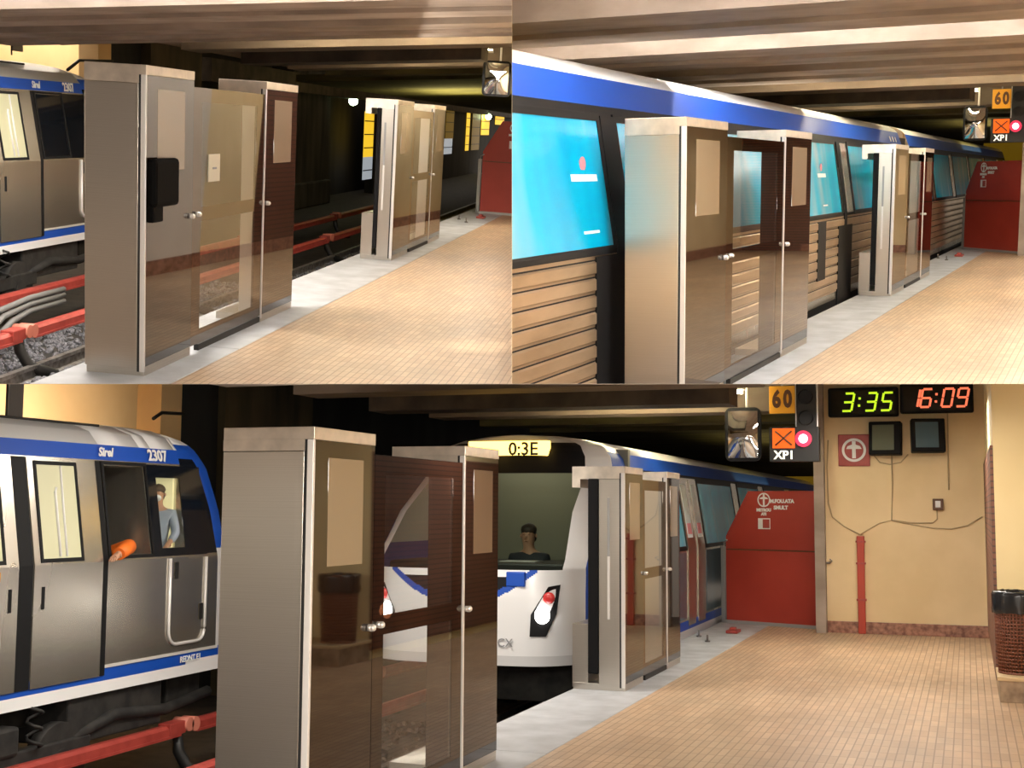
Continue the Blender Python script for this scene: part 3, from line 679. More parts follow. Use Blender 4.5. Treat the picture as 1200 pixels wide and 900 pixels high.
# ================================================================== upper left room (0): empty near track, train waiting on the far track
def metro_left(k, y, fx, fz, opened, label):
    tr = Train('metro_train', label, y, fx, fz, 3)
    mats = [M['train_steel'], M['train_blue'], M['train_white'], M['cab_glass'], M['pale_grey'], M['train_dark']]
    full = [(-.06, 2), (.05, 1), (.17, 0), (1.17, 0), (2.14, 1), (2.29, 2), (2.42, 2), (2.50, 2), (2.545, 2), (2.56, 2)]
    if opened:
        lo = [(-.06, 2), (.05, 1), (.17, 0), (1.17, 0), (1.22, 0)]; up = [(2.09, 0), (2.14, 1), (2.29, 2), (2.42, 2), (2.50, 2), (2.545, 2), (2.56, 2)]
        lo2 = lo[:4] + [(1.27, 0)]; up2 = [(1.99, 0)] + up[1:]
        for a, b, z in ((-8, 4.70, [full]), (4.70, 5.36, [lo, up]), (5.36, 5.55, [full]), (5.55, 5.97, [lo2, up2]), (5.97, 6.02, [full])):
            for q in z: tr.body(a, b, q, mats)
        B().box(4.62, 5.45, y - 1.5, y - 1.4, .2, 2.4).box(4.62, 5.45, y - 1.4, y - .1, .72, .8).done('cab_back', M['black'], tr.root, 'dark cab interior')
        B().box(5.935, 5.968, y - 1.0, y - .17, 1.0, 2.08).box(5.555, 5.93, y - 1.0, y - .95, 1.0, 2.08).done('cab_glow_wall', M['beige_inside'], tr.root, 'glowing beige cab wall')
        B().tube([(5.93, y - .45, 1.25), (5.9, y - .4, 1.4), (5.86, y - .38, 1.52), (5.93, y - .38, 1.6)], .03, 8).done('cab_handle', M['black'], tr.root)
        tr.sheet('cab_pane', 5.55, 5.97, 1.27, 1.99, -.004, .002, M['pane'])
    else:
        tr.body(-8, 6.02, full, mats)
        tr.sheet('cab_window', 4.70, 5.36, 1.22, 2.09, .0, .008, M['cab_glass'], 'dark cab side window')
    def col(q, z):
        if z < .05: return 2
        if z < .17: return 1
        if abs(q) > .88:
            return 2 if z > 2.32 else (1 if z > 1.25 else 4)
        if 1.1 < z < 2.3: return 3
        return 2
    base = [(1.1, 0), (1.66, .07), (2.1, .22), (2.35, .42), (2.56, .85)]
    bm, V = nose(tr, 7.05, -1, base, .3, -.06, col, mats)
    def sk(q, fr):
        z = -.06 + fr * 2.615
        return 2 if z < .05 else 1 if z < .17 else 0 if z < 1.17 else 3 if z < 2.14 else 1 if z < 2.29 else 2
    skirt(bm, V, 6.02, tr, sk)
    b = B(); b.add(bm); b.done('nose', mats, tr.root, 'rounded white and blue cab nose')
    # doors
    for a, c in ((2.34, 3.43), (3.63, 4.58)):
        lf = tr.sheet('door_leaf', a, c, .1, 2.13, .002, .016, M['train_steel'])
        if lf is None: continue
        wa, wc = (2.52, 3.27) if a < 3 else (3.71, 4.30)
        fr = tr.frame(B(), wa, wc, 1.19, 2.1, .035, .012, .024).done('window_frame', M['train_dark'], lf, 'black window frame')
        tr.sheet('window_pane', wa + .03, wc - .03, 1.22, 2.07, .012, .018, M['lit_pane'], 'lit pale yellow window', lf)
        if a > 3:
            B().tube([tr.P(3.99, 1.86, .022), tr.P(3.97, 1.82, .022), tr.P(3.97, 1.24, .022)], .014, 8).tube([tr.P(4.07, 2.06, .022), tr.P(4.06, 1.24, .022)], .012, 8).done('grab_pole', M['white'], lf, 'white grab pole')
            B().add(text('', .1)) if False else None
        px = c - .12 if a < 3 else a + .1
        tr.slab(B(), px, px + .04, .78, .98, .014, .02).done('finger_grip', M['train_dark'], lf)
    tr.sheet('door_seal', 3.44, 3.62, .1, 2.13, .001, .01, M['train_dark'], 'dark rubber door seal')
    tr.sheet('door_seal', 4.59, 4.66, .1, 2.13, .001, .012, M['train_dark'], 'dark rubber door seal')
    tr.slab(B(), 3.16, 3.2, 1.05, 1.13, .014, .022).done('door_button', M['sign_yellow'], tr.root, 'yellow door button')
    fr = B(); tr.frame(fr, 4.68, 5.40, 1.19, 2.13, .03, .004, .018); fr.done('cab_window_frame', M['train_dark'], tr.root)
    # dark glazed cab door and the steel half below it
    dg = B(); tr.slab(dg, 5.40, 5.55, 1.19, 2.12, .002, .012); tr.slab(dg, 5.97, 6.36, 1.19, 2.12, .002, .012)
    tr.slab(dg, 5.55, 5.97, 1.99, 2.12, .002, .012); tr.slab(dg, 5.55, 5.97, 1.19, 1.27, .002, .012)
    if not opened: tr.slab(dg, 5.55, 5.97, 1.27, 1.99, .002, .012)
    dg.done('cab_door_glazing', M['cab_glass'], tr.root, 'black glazed upper cab door')
    pts = []
    xa, xb, za, zb, r = 5.68, 6.34, .28, 1.16, .14
    for cx, cz, a0 in ((xa + r, za + r, 180), (xb - r, za + r, 270)):
        for i in range(7): g = math.radians(a0 + 15 * i); pts.append(tr.P(cx + r * math.cos(g), cz + r * math.sin(g), .01))
    pts = [tr.P(xa, zb, .01)] + pts + [tr.P(xb, zb, .01)]
    B().tube(pts, .018, 8).done('cab_door_edge', M['alu'], tr.root, 'pale rounded cab door outline')
    for x, z in ((5.77, .95), (6.24, .5)):
        tr.slab(B(), x, x + .06, z, z + .17, .004, .012).done('door_catch', M['black'], tr.root)
    tr.slab(B(), 4.66, 6.6, .168, .195, .0, .012).done('waist_strip', M['alu'], tr.root)
    tr.write('lettering', 'Sirel', .125, 4.76, 2.215, M['white_text'], .45, .004, label='white script lettering')
    tr.write('lettering', '2307', .165, 5.62, 2.212, M['white_text'], .0, .005, label='white fleet number 2307')
    tr.write('lettering', 'REDNT E1', .085, 6.08, .11, M['white_text'], .0, .002, label='small white lettering')
    # roof edge conduit and underframe
    B().tube([tr.P(-8, 2.50, .02), tr.P(5.1, 2.50, .02)], .016, 6).done('roof_conduit', M['under'], tr.root)
    b = B()
    for x0, x1, z0, y0 in ((-8, 6.5, -.34, -.5), (2.3, 3.1, -.75, -.12), (4.25, 5.7, -.5, -.06), (6.0, 6.6, -.4, -.2)):
        b.box(fx(x0), fx(x1), y - .9, y + y0, fz(z0), fz(-.06), .02)
    b.tube([tr.P(4.3, -.45, -.1), tr.P(4.9, -.3, -.05), tr.P(5.8, -.38, -.08), tr.P(6.6, -.3, -.1)], .06, 8)
    b.done('underframe', M['under'], tr.root, 'grimy black underframe')
    bogie(tr, 3.2, y, tr.root)
    return tr

def hall(k, xs, xoff, yw, lampx, lab):
    """the opposite platform: yellow wall, ceiling and its lamp, ended by a pale pillar"""
    struct(B().box(-6, 9.8 * xs + xoff, yw - .2, yw, -.2, 4.6), 'wall_opposite', M['yellow_wall'])

def room0():
    global K; K = 0; k = 0; s = SHAPE[0]
    shell(0, 40, 6); zr = beams(0, -5.2, 4, .075, yfar=-3.6)
    struct(B().box(-5, 42, -12, -5.5, 4.3, 4.6), 'ceiling', M['concrete'])
    gravel(0, [(4, 12, -2.9, -.7, -1.09), (4, 13, -4.2, -3.05, -1.09), (10, 24, -3.2, -.9, -1.09)], 1500, M['ballast'])
    rail(0, -3.0, 'empty track rail nearer the red covers in the upper left view', z=-.95)
    rail(0, -1.55, 'empty track rail nearer the platform in the upper left view', z=-.95)
    cover(0, -3.15, -.63, 1.0, 26, [4.45, 9.4, 17.3, 22.5], 'red third-rail cover closer to the platform in the upper left view')
    cover(0, -4.3, -.58, 2.0, 30, [9.05, 15.6, 22.6], 'red third-rail cover closer to the train in the upper left view')
    for i, (dz, lab) in enumerate(((0, 'upper'), (-.07, 'middle'), (-.15, 'lower'))):
        B().tube([(3.6 + .1 * i, -3.35, -1.05), (3.75 + .12 * i, -3.4, -.78 + dz), (4.1 + .2 * i, -3.5, -.6 + dz), (4.8 + .2 * i, -3.65, -.5 + dz), (5.8, -3.75, -.47 + dz), (6.9, -3.85, -.5 + dz)], .035, 8).done('traction_cable', M['cable'], None, lab + ' of three grey cables looping over the lower red cover', cat='cable')
    psd(0)
    fx = lambda x: 7.87 + 1.12 * (x - 4.6); fz = lambda z: .925 * z - .06
    metro_left(0, -4.62, fx, fz, False, 'white, blue and steel train on the far track in the upper left view')
    gate(0, (18.82, -.25), (18.70, 1.3), label='red sheet-metal gate cut by the right edge of the upper left view', ztop=1.95)
    hung_mirror(0, 15.0, .17, .685, 2.362, 2.984, 3.7, 'black-framed mirror hanging above the red gate in the upper left view')
    # opposite hall and tunnel side
    struct(B().box(-4, 34, -11.2, -11, -1, 4.5), 'wall_opposite', M['yellow_wall'])
    struct(B().box(16.35, 16.95, -8, -7.6, -1, 4.7), 'wall_pier', M['yellow_wall'])
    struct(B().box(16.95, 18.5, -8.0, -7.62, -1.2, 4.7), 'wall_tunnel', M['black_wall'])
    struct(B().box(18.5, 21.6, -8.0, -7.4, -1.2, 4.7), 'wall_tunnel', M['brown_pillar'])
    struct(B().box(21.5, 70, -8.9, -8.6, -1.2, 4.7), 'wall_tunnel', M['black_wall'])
    t = thing('tunnel_column', (31, -7.9, -1.1), 'broad dark column left of the far pillars in the upper left view', 'column')
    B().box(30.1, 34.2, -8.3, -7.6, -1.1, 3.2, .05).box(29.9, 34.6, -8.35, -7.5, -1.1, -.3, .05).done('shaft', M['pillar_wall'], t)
    B().box(34.25, 35.0, -8, -7.7, -1.1, 2.6, .02).done('cable_duct', M['dark_concrete'], t)
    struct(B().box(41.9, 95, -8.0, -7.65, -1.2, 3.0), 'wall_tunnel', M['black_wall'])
    struct(B().box(22, 95, -7.7, -7.3, 2.45, 3.0), 'trim_3', M['beam_dark'])
    struct(B().box(94.5, 95, -12, 8, -1.5, 5), 'wall_end', M['black_wall'])
    n = 1
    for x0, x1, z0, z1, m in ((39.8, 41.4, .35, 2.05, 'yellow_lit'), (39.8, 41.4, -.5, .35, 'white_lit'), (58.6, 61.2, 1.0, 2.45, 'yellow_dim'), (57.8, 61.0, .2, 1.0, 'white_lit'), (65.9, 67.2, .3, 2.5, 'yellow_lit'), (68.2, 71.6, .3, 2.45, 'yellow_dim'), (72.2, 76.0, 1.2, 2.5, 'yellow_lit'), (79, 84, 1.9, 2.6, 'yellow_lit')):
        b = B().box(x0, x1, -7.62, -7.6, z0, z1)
        o = b.done('window_%d' % n, M[m], kind='structure'); n += 1  # glowing panes stand in for openings onto lit yellow walls
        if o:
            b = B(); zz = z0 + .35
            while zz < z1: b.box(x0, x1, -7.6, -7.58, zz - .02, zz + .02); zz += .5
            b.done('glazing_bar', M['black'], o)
    t = thing('tunnel_lamp', (37.4, -7.6, 2.3), 'round greenish white lamp glowing in the dark tunnel opening', 'lamp')
    B().ball((37.4, -7.5, 2.38), .17).done('bulb', M['green_lamp'], t, 'glowing round bulb'); B().cyl((37.4, -7.5, 2.5), (37.4, -7.5, 2.7), .07).box(37.2, 37.6, -7.9, -7.4, 2.65, 2.72).done('lamp_holder', M['black'], t)
    t = thing('tunnel_lamp', (73, -7.4, 2.3), 'far yellow lamp in the tunnel beside the red gate', 'lamp')
    B().ball((73, -7.3, 2.35), .2).done('bulb', M['green_lamp'], t); B().cyl((73, -7.3, 2.5), (73, -7.3, 2.9), .06).done('lamp_holder', M['black'], t)
    # opposite side fittings
    t = thing('strip_light', (16.6, -8, 3), 'white strip light on the opposite platform ceiling in the upper left view', 'lamp')
    B().box(15.5, 17.5, -8.55, -8.3, 3.06, 3.16, .02).done('lamp_body', M['white'], t); B().box(15.6, 17.4, -8.52, -8.33, 3.035, 3.06).done('diffuser', M['lamp'], t)
    t = thing('hanging_sign', (13.9, -8, 2.6), 'small grey plate hanging by a rod over the train in the upper left view', 'sign')
    B().box(13.75, 14.1, -8.05, -8.0, 2.6, 2.88, .004).done('plate', M['grey_metal'], t); B().cyl((13.74, -8.03, 2.52), (13.74, -8.03, 3.7), .014).done('rod', M['black'], t)
    b = B()
    for i in range(3): b.tube([(9.5 + i, -7.8, 2.72 + .05 * i), (12, -7.9, 2.85), (15, -7.7, 2.82 + .04 * i), (17, -7.6, 3.0)], .03, 6)
    b.done('ceiling_cables', M['under'], None, 'sagging dark cables above the train in the upper left view', cat='cable')
    t = thing('pipe_bracket', (16.3, -7.55, 2.6), 'thin dark bracket on the pale pier in the upper left view', 'bracket')
    B().tube([(14.9, -7.55, 2.35), (15.4, -7.55, 2.55), (16.9, -7.55, 2.62)], .03, 6).done('arm', M['black'], t)
    bits(0, 17.2, -.1)
    strip_lamp(0, 2.95, -4.5, 3.2, 3.22, zr, M['tube'], 'fluorescent strip behind the nearest beam in the upper left view')
    strip_lamp(0, 9.3, -2.0, 3.2, 3.2, zr, M['tube_warm'], 'fluorescent strip behind the second lit beam in the upper left view')
    strip_lamp(0, 14.6, -1.6, .4, 3.2, zr, M['tube_dim'], 'fluorescent strip behind the farthest lit beam in the upper left view')
    spot('floor patch spot', 0, (2.1, 2.15, 2.3), (2.35, 2.0, 0), 150, 22, blend=.9); area('tunnel fill', 0, (30, -2.5, 2.0), (5, 2), 150, (1, .85, .3), (0, 0, 1))  # added spot and upward light brighten the floor patch and far ceiling
    area('hall lamp', 0, (20, -9.6, 4.2), (9, .6), 330, (1, .88, .72))
    area('platform fill', 0, (-1.5, 1.9, 3.0), (1.2, .3), 60); area('platform fill', 0, (6.5, 1.3, 2.9), (3.5, .3), 14); area('wall fill', 0, (6.5, .5, 2.6), (6, .3), 45, aim=(.2, 1, -.25)); area('track fill', 0, (-1.5, -1.4, 2.7), (4, .4), 70, aim=(-.1, -1, -.2)); area('platform fill', 0, (14.3, .45, 2.8), (3, .3), 80)  # unseen fill added for platform, partition face, far train and gate
    area('track fill', 0, (3.0, -2.4, 2.55), (.3, 3), 160); area('track fill', 0, (6.5, -2.6, 2.5), (2, .3), 120)  # added fill over the empty track, no fittings there

def bits(k, x, y):
    B().box(x, x + .3, y, y + .16, .003, .045, .01).box(x + .06, x + .2, y + .04, y + .12, .04, .08, .01).done('red_clamp', M['red_cover'], None, 'small red clamp on the pale platform edge ' + WHERE[k], cat='clamp')
    for i, (dx, dy) in enumerate(((-1.2, -.02), (-.6, -.25))):
        t = thing('anchor_bolt', (x + dx, y + dy, 0), ('nearer ' if i == 0 else 'farther ') + 'upright bolt in the pale platform edge ' + WHERE[k], 'bolt', 'anchor bolts ' + WHERE[k])
        B().cyl((x + dx, y + dy, 0), (x + dx, y + dy, .09), .014, 8).done('shank', M['rail'], t); B().cyl((x + dx, y + dy, .002), (x + dx, y + dy, .02), .035, 6).done('nut', M['rail'], t); tidy(t)

# ================================================================== upper right room (1): train standing at the platform
def room1():
    global K; K = 1; k = 1; s = SHAPE[1]
    shell(1, 44, 8); zr = beams(1, -9, 8)
    psd(1)
    tr = Train('metro_train', 'white, blue and cyan train along the platform in the upper right view', -.62, loc=4)
    mats = [M['train_ribbed'], M['train_blue'], M['train_white'], M['train_dark'], M['train_steel']]
    zs = [(-.12, 3), (.02, 0)]
    z = .16
    def prof_body(x0, x1):
        b = B(); bm = b.bm; prof = [(-.12, 0, 3), (.02, 0, 4), (.12, 0, 0)]
        z = .14
        while z < 1.10:
            prof += [(z, 0, 0), (z + .012, .014, 0), (z + .085, .014, 0), (z + .097, 0, 3), (z + .108, -.002, 0)]; z += .122
        prof += [(1.13, 0, 3), (1.17, 0, 4), (2.13, -.15, 3), (2.215, -.168, 1), (2.435, -.25, 2), (2.49, -.30, 2), (2.55, -.41, 2), (2.60, -.6, 2), (2.635, -.85, 2), (2.66, -1.3, 2)]
        rings = []
        for x in (x0, x1):
            rings.append([bm.verts.new((x, -.62 + o, z)) for z, o, _ in prof] + [bm.verts.new((x, -3.22 - o, z)) for z, o, _ in prof[::-1]])
        n = len(rings[0]); h = len(prof)
        for j in range(n):
            f = bm.faces.new((rings[0][j], rings[0][(j + 1) % n], rings[1][(j + 1) % n], rings[1][j]))
            jj = j if j < h else n - 2 - j; f.material_index = prof[max(0, min(jj, h - 1))][2] if j != n - 1 else 3
            f.smooth = prof[max(0, min(jj, h - 1))][0] >= 2.43
        bm.faces.new(rings[0][::-1]); bm.faces.new(rings[1]); bmesh.ops.recalc_face_normals(bm, faces=bm.faces[:])
        return b
    prof_body(-6, 15.6).done('car_body', mats, tr.root, 'ribbed steel lower flank, blue band and white roof'); prof_body(16.5, 46).done('car_body', mats, tr.root, 'second car')
    B().box(15.55, 16.55, -3.0, -.85, .0, 2.35).done('gangway', M['train_dark'], tr.root, 'dark gangway between the cars')
    b = B().box(15.62, 16.46, -1.6, -.9, 2.3, 2.5, .04); b.done('gangway_cover', M['concrete'], tr.root)
    wins = [(-4.6, -2.1), (-1.9, .2), (.62, 2.9), (3.3, 5.7), (6.0, 9.15), (10.15, 12.4), (12.8, 15.1), (17.0, 19.0), (19.6, 22.6), (23.4, 26.6), (27.2, 31), (32, 36)]
    for i, (a, c) in enumerate(wins):
        fr = tr.frame(B(), a - .06, c + .06, 1.13, 2.16, .06, -.004, .012).done('window_frame', M['train_dark'], tr.root, 'black window frame')
        if fr is None: continue
        tr.sheet('window_pane', a, c, 1.19, 2.1, -.002, .006, M['advert'], 'cyan advert-covered window', fr)
        if a < 8 and not (0 < a < 4):
            lx = c - .45 if a < 5 else c - 1.1
            tr.sheet('advert_bar', lx - .2, lx + .3, 1.66, 1.71, .006, .009, M['advert_white'], 'pale printed bar', fr); tr.sheet('advert_bar', lx - .1, lx + .2, 1.29, 1.31, .006, .009, M['advert_white'], 'pale printed bar', fr)
            pd = B().cyl(tr.P(lx + .05, 1.78, .004), tr.P(lx + .05, 1.78, .012), .055, 20).done('advert_dot', M['advert_pink'], fr, 'pink printed dot')
    for a, c, z0, z1 in ((.27, .55, 1.0, 2.14), (-.18, .5, -.1, 1.12), (9.3, 9.5, 1.0, 2.14), (8.9, 9.9, -.1, 1.0), (7.55, 8.05, .35, 1.1)):  # the two low far ones paint dark reflections on the flank
        b = B(); tr.slab(b, a, c, z0, z1, .003, .0155); b.done('gap_and_reflection', M['train_dark'], tr.root, 'dark strip, door gap and painted reflection')
    for x0, x1 in ((9.6, 9.95), (16.65, 16.95), (22.8, 23.2)):
        b = B(); tr.slab(b, x0, x1, 1.2, 2.1, .003, .012); b.done('door_pillar', M['train_steel'], tr.root)
    b = B()
    for i in range(3): put_text(b, '///', .12, tr.P(14.3 + .3 * i, 2.29, .02), (1, 0, 0), (0, -.4, 1), .002, 0, .006)
    b.done('roof_marks', M['white_text'], tr.root, 'white slanted marks')
    gate(1, (21.9, -.26), (20.3, 1.02), label='red gate with white emblem behind far pillars in the upper right view', ztop=1.95)
    hung_mirror(1, 17.4, .074, .507, 2.307, 2.953, 3.7, 'black-framed mirror hanging before the far train end in the upper right view')
    signals(1, 17.4, .9226, .175, .0745)
    struct(B().box(19.7, 19.85, 1.02, 1.16, 0, 4), 'wall_post', M['concrete'])
    # walls outside the frame on the right that the glass mirrors
    struct(B().box(20.4, 20.7, 1.3, 3.0, 0, 4), 'wall_end', M['cream_wall']); struct(B().box(20.4, 20.7, 3.0, 5.0, 0, 4), 'wall_end', M['brick_wall'])
    struct(B().box(20.37, 20.4, 1.3, 3.6, 0, .16), 'baseboard_end', M['marble'])
    struct(B().box(-2.0, 20.4, 5.0, 5.3, 0, 4), 'wall_side', M['cream_wall'])
    struct(B().box(-2.0, 20.4, 4.97, 5.0, 0, .2), 'baseboard_side', M['marble'])
    struct(B().box(62, 62.5, -12, 8, -1.5, 5), 'wall_tunnel', M['black_wall'])
    struct(B().box(-6, 62, -9.3, -9, -1.2, 4), 'wall_tunnel', M['black_wall'])
    struct(B().box(40, 40.05, -1.5, 2.5, 1.9, 2.75), 'window_1', M['yellow_dim'])  # added glowing pane for the dim yellow far down the tunnel
    bits(1, 19.0, -.15)
    strip_lamp(1, 3.35, -3.6, 5, 3.22, zr, M['tube'], 'fluorescent strip behind the nearest lit beam in the upper right view')
    strip_lamp(1, -.6, -3.4, 3.6, 3.22, zr, M['tube'], 'added unseen strip before the nearest beam in the upper right view')  # strip out of view, added to whiten the train roof
    strip_lamp(1, 10.2, -2.2, 4, 3.2, zr, M['tube_warm'], 'fluorescent strip behind the second lit beam in the upper right view')
    strip_lamp(1, 16.7, -2.4, .4, 3.2, zr, M['tube_dim'], 'fluorescent strip behind the farthest lit beam in the upper right view')
    area('wall fill', 1, (3, 3.4, 2.8), (5, .3), 110, aim=(0, 1, -.2)); area('tunnel fill', 1, (29, -1, 2.3), (5, 2), 100, (1, .8, .3), (0, 0, 1)); area('platform fill', 1, (-2.0, 2.4, 3.2), (1.5, .3), 105); area('platform fill', 1, (6.8, 2.6, 2.9), (.3, 3), 75); area('platform fill', 1, (12.5, 2.2, 2.9), (3, .3), 85); area('platform fill', 1, (17, 2.4, 2.9), (2.5, .3), 100); area('track fill', 1, (9.2, -1.6, 3.1), (1, 2), 60)  # added fill without fittings for walls, far ceiling, platform and train

# ================================================================== lower room (2): train arriving, end wall with clocks
def seven(b, x, yc, zc, h, w, d, slant=.2, t=.028):
    """one seven-segment digit on the plane x, slanted like the photo's clocks"""
    segs = {'0': 'abcdef', '1': 'bc', '3': 'abgcd', '5': 'afgcd', '6': 'afgcde', '9': 'abcdfg'}[d]
    q = {'a': ((-1, 1), (1, 1)), 'b': ((1, 1), (1, 0)), 'c': ((1, 0), (1, -1)), 'd': ((-1, -1), (1, -1)), 'e': ((-1, -1), (-1, 0)), 'f': ((-1, 0), (-1, 1)), 'g': ((-1, 0), (1, 0))}
    for sgm in segs:
        (u0, v0), (u1, v1) = q[sgm]; e = .9
        um, vm = (u0 + u1) / 2, (v0 + v1) / 2
        p0 = (um + (u0 - um) * e, vm + (v0 - vm) * e); p1 = (um + (u1 - um) * e, vm + (v1 - vm) * e)
        P = lambda u, v: (x, yc + u * w / 2 + v * h / 2 * slant, zc + v * h / 2)
        a, c = Vector(P(*p0)), Vector(P(*p1)); d_ = (c - a).normalized(); n = Vector((0, -d_.z, d_.y)) * t / 2
        b.poly([a + n, c + n, c - n, a - n], (.006, 0, 0))
def room2():
    global K; K = 2; k = 2; s = SHAPE[2]
    shell(2, 14.5, 8); zr = beams(2, -4.3, 1.05)
    struct(B().box(-5, 30, -12, -4.3, 4.2, 4.5), 'ceiling', M['concrete']); struct(B().box(-5, 14, 1.05, 8, 4.2, 4.5), 'ceiling', M['cream_wall'])
    gravel(2, [(3.5, 10, -3.3, -.8, -1.09), (3.5, 10, -4.6, -3.4, -1.09)], 600, M['ballast_brown'])
    rail(2, -2.7, 'arriving train rail nearer the red covers in the lower view', z=-.95)
    rail(2, -1.3, 'arriving train rail nearer the platform in the lower view', z=-.95)
    cover(2, -3.5, -.66, 1.0, 24, [7.6, 12], 'lower red third-rail cover, closer to the platform in the lower view')
    cover(2, -4.66, -.57, 1.0, 24, [5.95, 10.5], 'upper red third-rail cover, under the waiting train in the lower view')
    psd(2)
    metro_left(2, -4.7, lambda x: x, lambda z: z, True, 'white, blue and steel train numbered 2307 on the far track in the lower view')
    person((5.02, -5.18, .74), PI, 'person in dark coat inside the cab, arm with orange sleeve resting on the sill', M['dark_coat'], (-1, (.02, -.47, .56), (.30, -.55, .49)), M['orange'])
    person((5.83, -4.965, 1.25), PI / 2 + 1.2, 'masked person in grey shirt standing behind the cab door window', M['shirt'], mask=True, s=.8)
    # arriving train
    tr = Train('metro_train', 'arriving white-nosed train with lit headlight beside the platform in the lower view', -.62, loc=9)
    mats = [M['train_steel'], M['train_blue'], M['train_white'], M['train_dark'], M['pale_grey']]
    full = [(-.06, 2), (.05, 1), (.17, 0), (1.17, 0), (2.14, 3), (2.18, 1), (2.36, 2), (2.44, 2), (2.50, 2), (2.545, 2), (2.56, 2)]
    tr.body(9.4, 34, full, mats)
    base = [(.8, 0), (1.08, .02), (1.66, .6), (2.05, 1.25), (2.35, 1.5), (2.56, 1.75)]
    corner = [(0, .72), (1.0, .72), (2.1, .48), (2.56, .3)]
    def nx(q, z): return 6.78 + interp(base, z) + interp(corner, z) * abs(q) ** 5
    def col(q, z):
        a = abs(q)
        if z > 2.46: return 2 if a > .8 else 4
        if a < .80 and z > 2.1: return 3
        if a < .80 and z > 1.07: return 9
        if a > .93 and .25 < z < 1.55: return 1
        za = .70 + .9 * q * q
        if a < .62 and za < z < za + .07: return 1
        if a < .5 and za + .07 <= z < 1.0: return 3
        if z < .2: return 4
        return 2
    bm = bmesh.new(); wb = bmesh.new(); ns, nz, zmin, top = 150, 170, .1, 2.555
    def pt(i, j):
        z = zmin + (top - zmin) * j / nz; q = i / ns * 2 - 1; q = math.copysign(1 - (1 - abs(q)) ** 1.5, q)
        return Vector((nx(q, z), -1.92 + q * max(hw(z), .05), z))
    V = [[bm.verts.new(pt(i, j)) for i in range(ns + 1)] for j in range(nz + 1)]; W = {}
    for j in range(nz):
        z = zmin + (top - zmin) * (j + .5) / nz
        for i in range(ns):
            q = (i + .5) / ns * 2 - 1; q = math.copysign(1 - (1 - abs(q)) ** 1.5, q); c = col(q, z)
            ij = [(i, j), (i + 1, j), (i + 1, j + 1), (i, j + 1)]
            if c == 9:
                for p in ij:
                    if p not in W: W[p] = wb.verts.new(pt(*p))
                f = wb.faces.new([W[p] for p in ij]); f.smooth = True
            else:
                f = bm.faces.new([V[b_][a_] for a_, b_ in ij]); f.smooth = True; f.material_index = c
    for lp in ([r[-1] for r in V], [r[0] for r in V]):
        new = [bm.verts.new((9.45, v.co.y, v.co.z)) for v in lp]
        for a, b_, c, d in zip(lp, lp[1:], new[1:], new):
            f = bm.faces.new((a, b_, c, d)); f.smooth = True; z = (a.co.z + b_.co.z) / 2
            f.material_index = 0 if z < .3 else (1 if z < 1.4 and a.co.x < 8 and z < 1.3 else 2 if z < 2.18 else 1 if z < 2.36 else 2)
            if a.co.x > 8.9 and z < 2.1: f.material_index = 0
    t0 = V[-1]; n2 = [bm.verts.new((9.45, v.co.y, v.co.z)) for v in t0]
    for a, b_, c, d in zip(t0, t0[1:], n2[1:], n2): f = bm.faces.new((a, b_, c, d)); f.material_index = 2
    bmesh.ops.recalc_face_normals(bm, faces=bm.faces[:])
    b = B(); b.add(bm); b.done('nose', mats, tr.root, 'sloping white cab nose with blue sweep')
    b = B(); b.add(wb); b.done('windscreen', M['screen_glass'], tr.root, 'dark raked windscreen')
    B().box(9.2, 9.3, -3.1, -.75, .3, 2.4).done('cab_back', M['cab_inside'], tr.root)
    B().box(7.35, 8.2, -3.0, -.85, .6, 1.12, .03).done('dashboard', M['black'], tr.root)
    B().box(7.5, 7.8, -1.75, -1.35, 1.121, 1.127).done('paper', M['white'], tr.root)
    for sg in (1, -1):
        yy = -1.92 + sg * .88
        def np(dy, z, o=0): q = (yy + dy * sg + 1.92) / hw(z); return Vector((nx(q, z) - .015 - o, yy + dy * sg, z))
        bb = B(); out = [np(-.13, .40), np(.02, .40), np(.11, .62), np(.14, .92), np(.04, .90), np(-.12, .62)]
        bb.poly(out, (.05, 0, 0)); h = bb.done('headlight', M['train_dark'], tr.root, 'dark slanted headlight housing')
        if h:
            B().ball(np(-.01, .61, .01), .085, (.5, 1, 1)).done('bulb', M['lamp'], h, 'glowing white bulb')
            c_ = np(.05, .79, .012); B().ball(c_, .075, (.4, .9, .8)).done('tail_lamp', M['tail_red'], h, 'red tail lamp')
    q0 = (-1.30 + 1.92) / 1.3
    B().box(nx(q0, .95) - .02, nx(q0, .95) + .04, -1.42, -1.22, .9, 1.05, .01).done('blue_badge', M['train_blue'], tr.root, 'blue square badge')
    b = B(); put_text(b, 'CX', .12, (nx(.35, .33) - .012, -1.42, .33), (0, -1, 0) if False else (0, 1, 0), (0, 0, 1), .003); b.done('emblem', M['grey_txt'], tr.root, 'faint grey emblem')
    # destination display
    xd = 8.24
    B().box(xd, xd + .1, -2.42, -1.44, 2.27, 2.47, .01).done('destination_display', M['amber'], tr.root, 'glowing amber destination display')
    b = B(); put_text(b, '0:3E', .21, (xd - .004, -1.74, 2.37), (0, 1, 0), (0, 0, 1), .003, 0, .004); b.done('display_text', M['display_dark'], tr.root, 'dark display characters')
    B().box(xd - .05, xd + .05, -2.4, -1.5, 2.12, 2.2, .03).done('sun_visor', M['white'], tr.root)
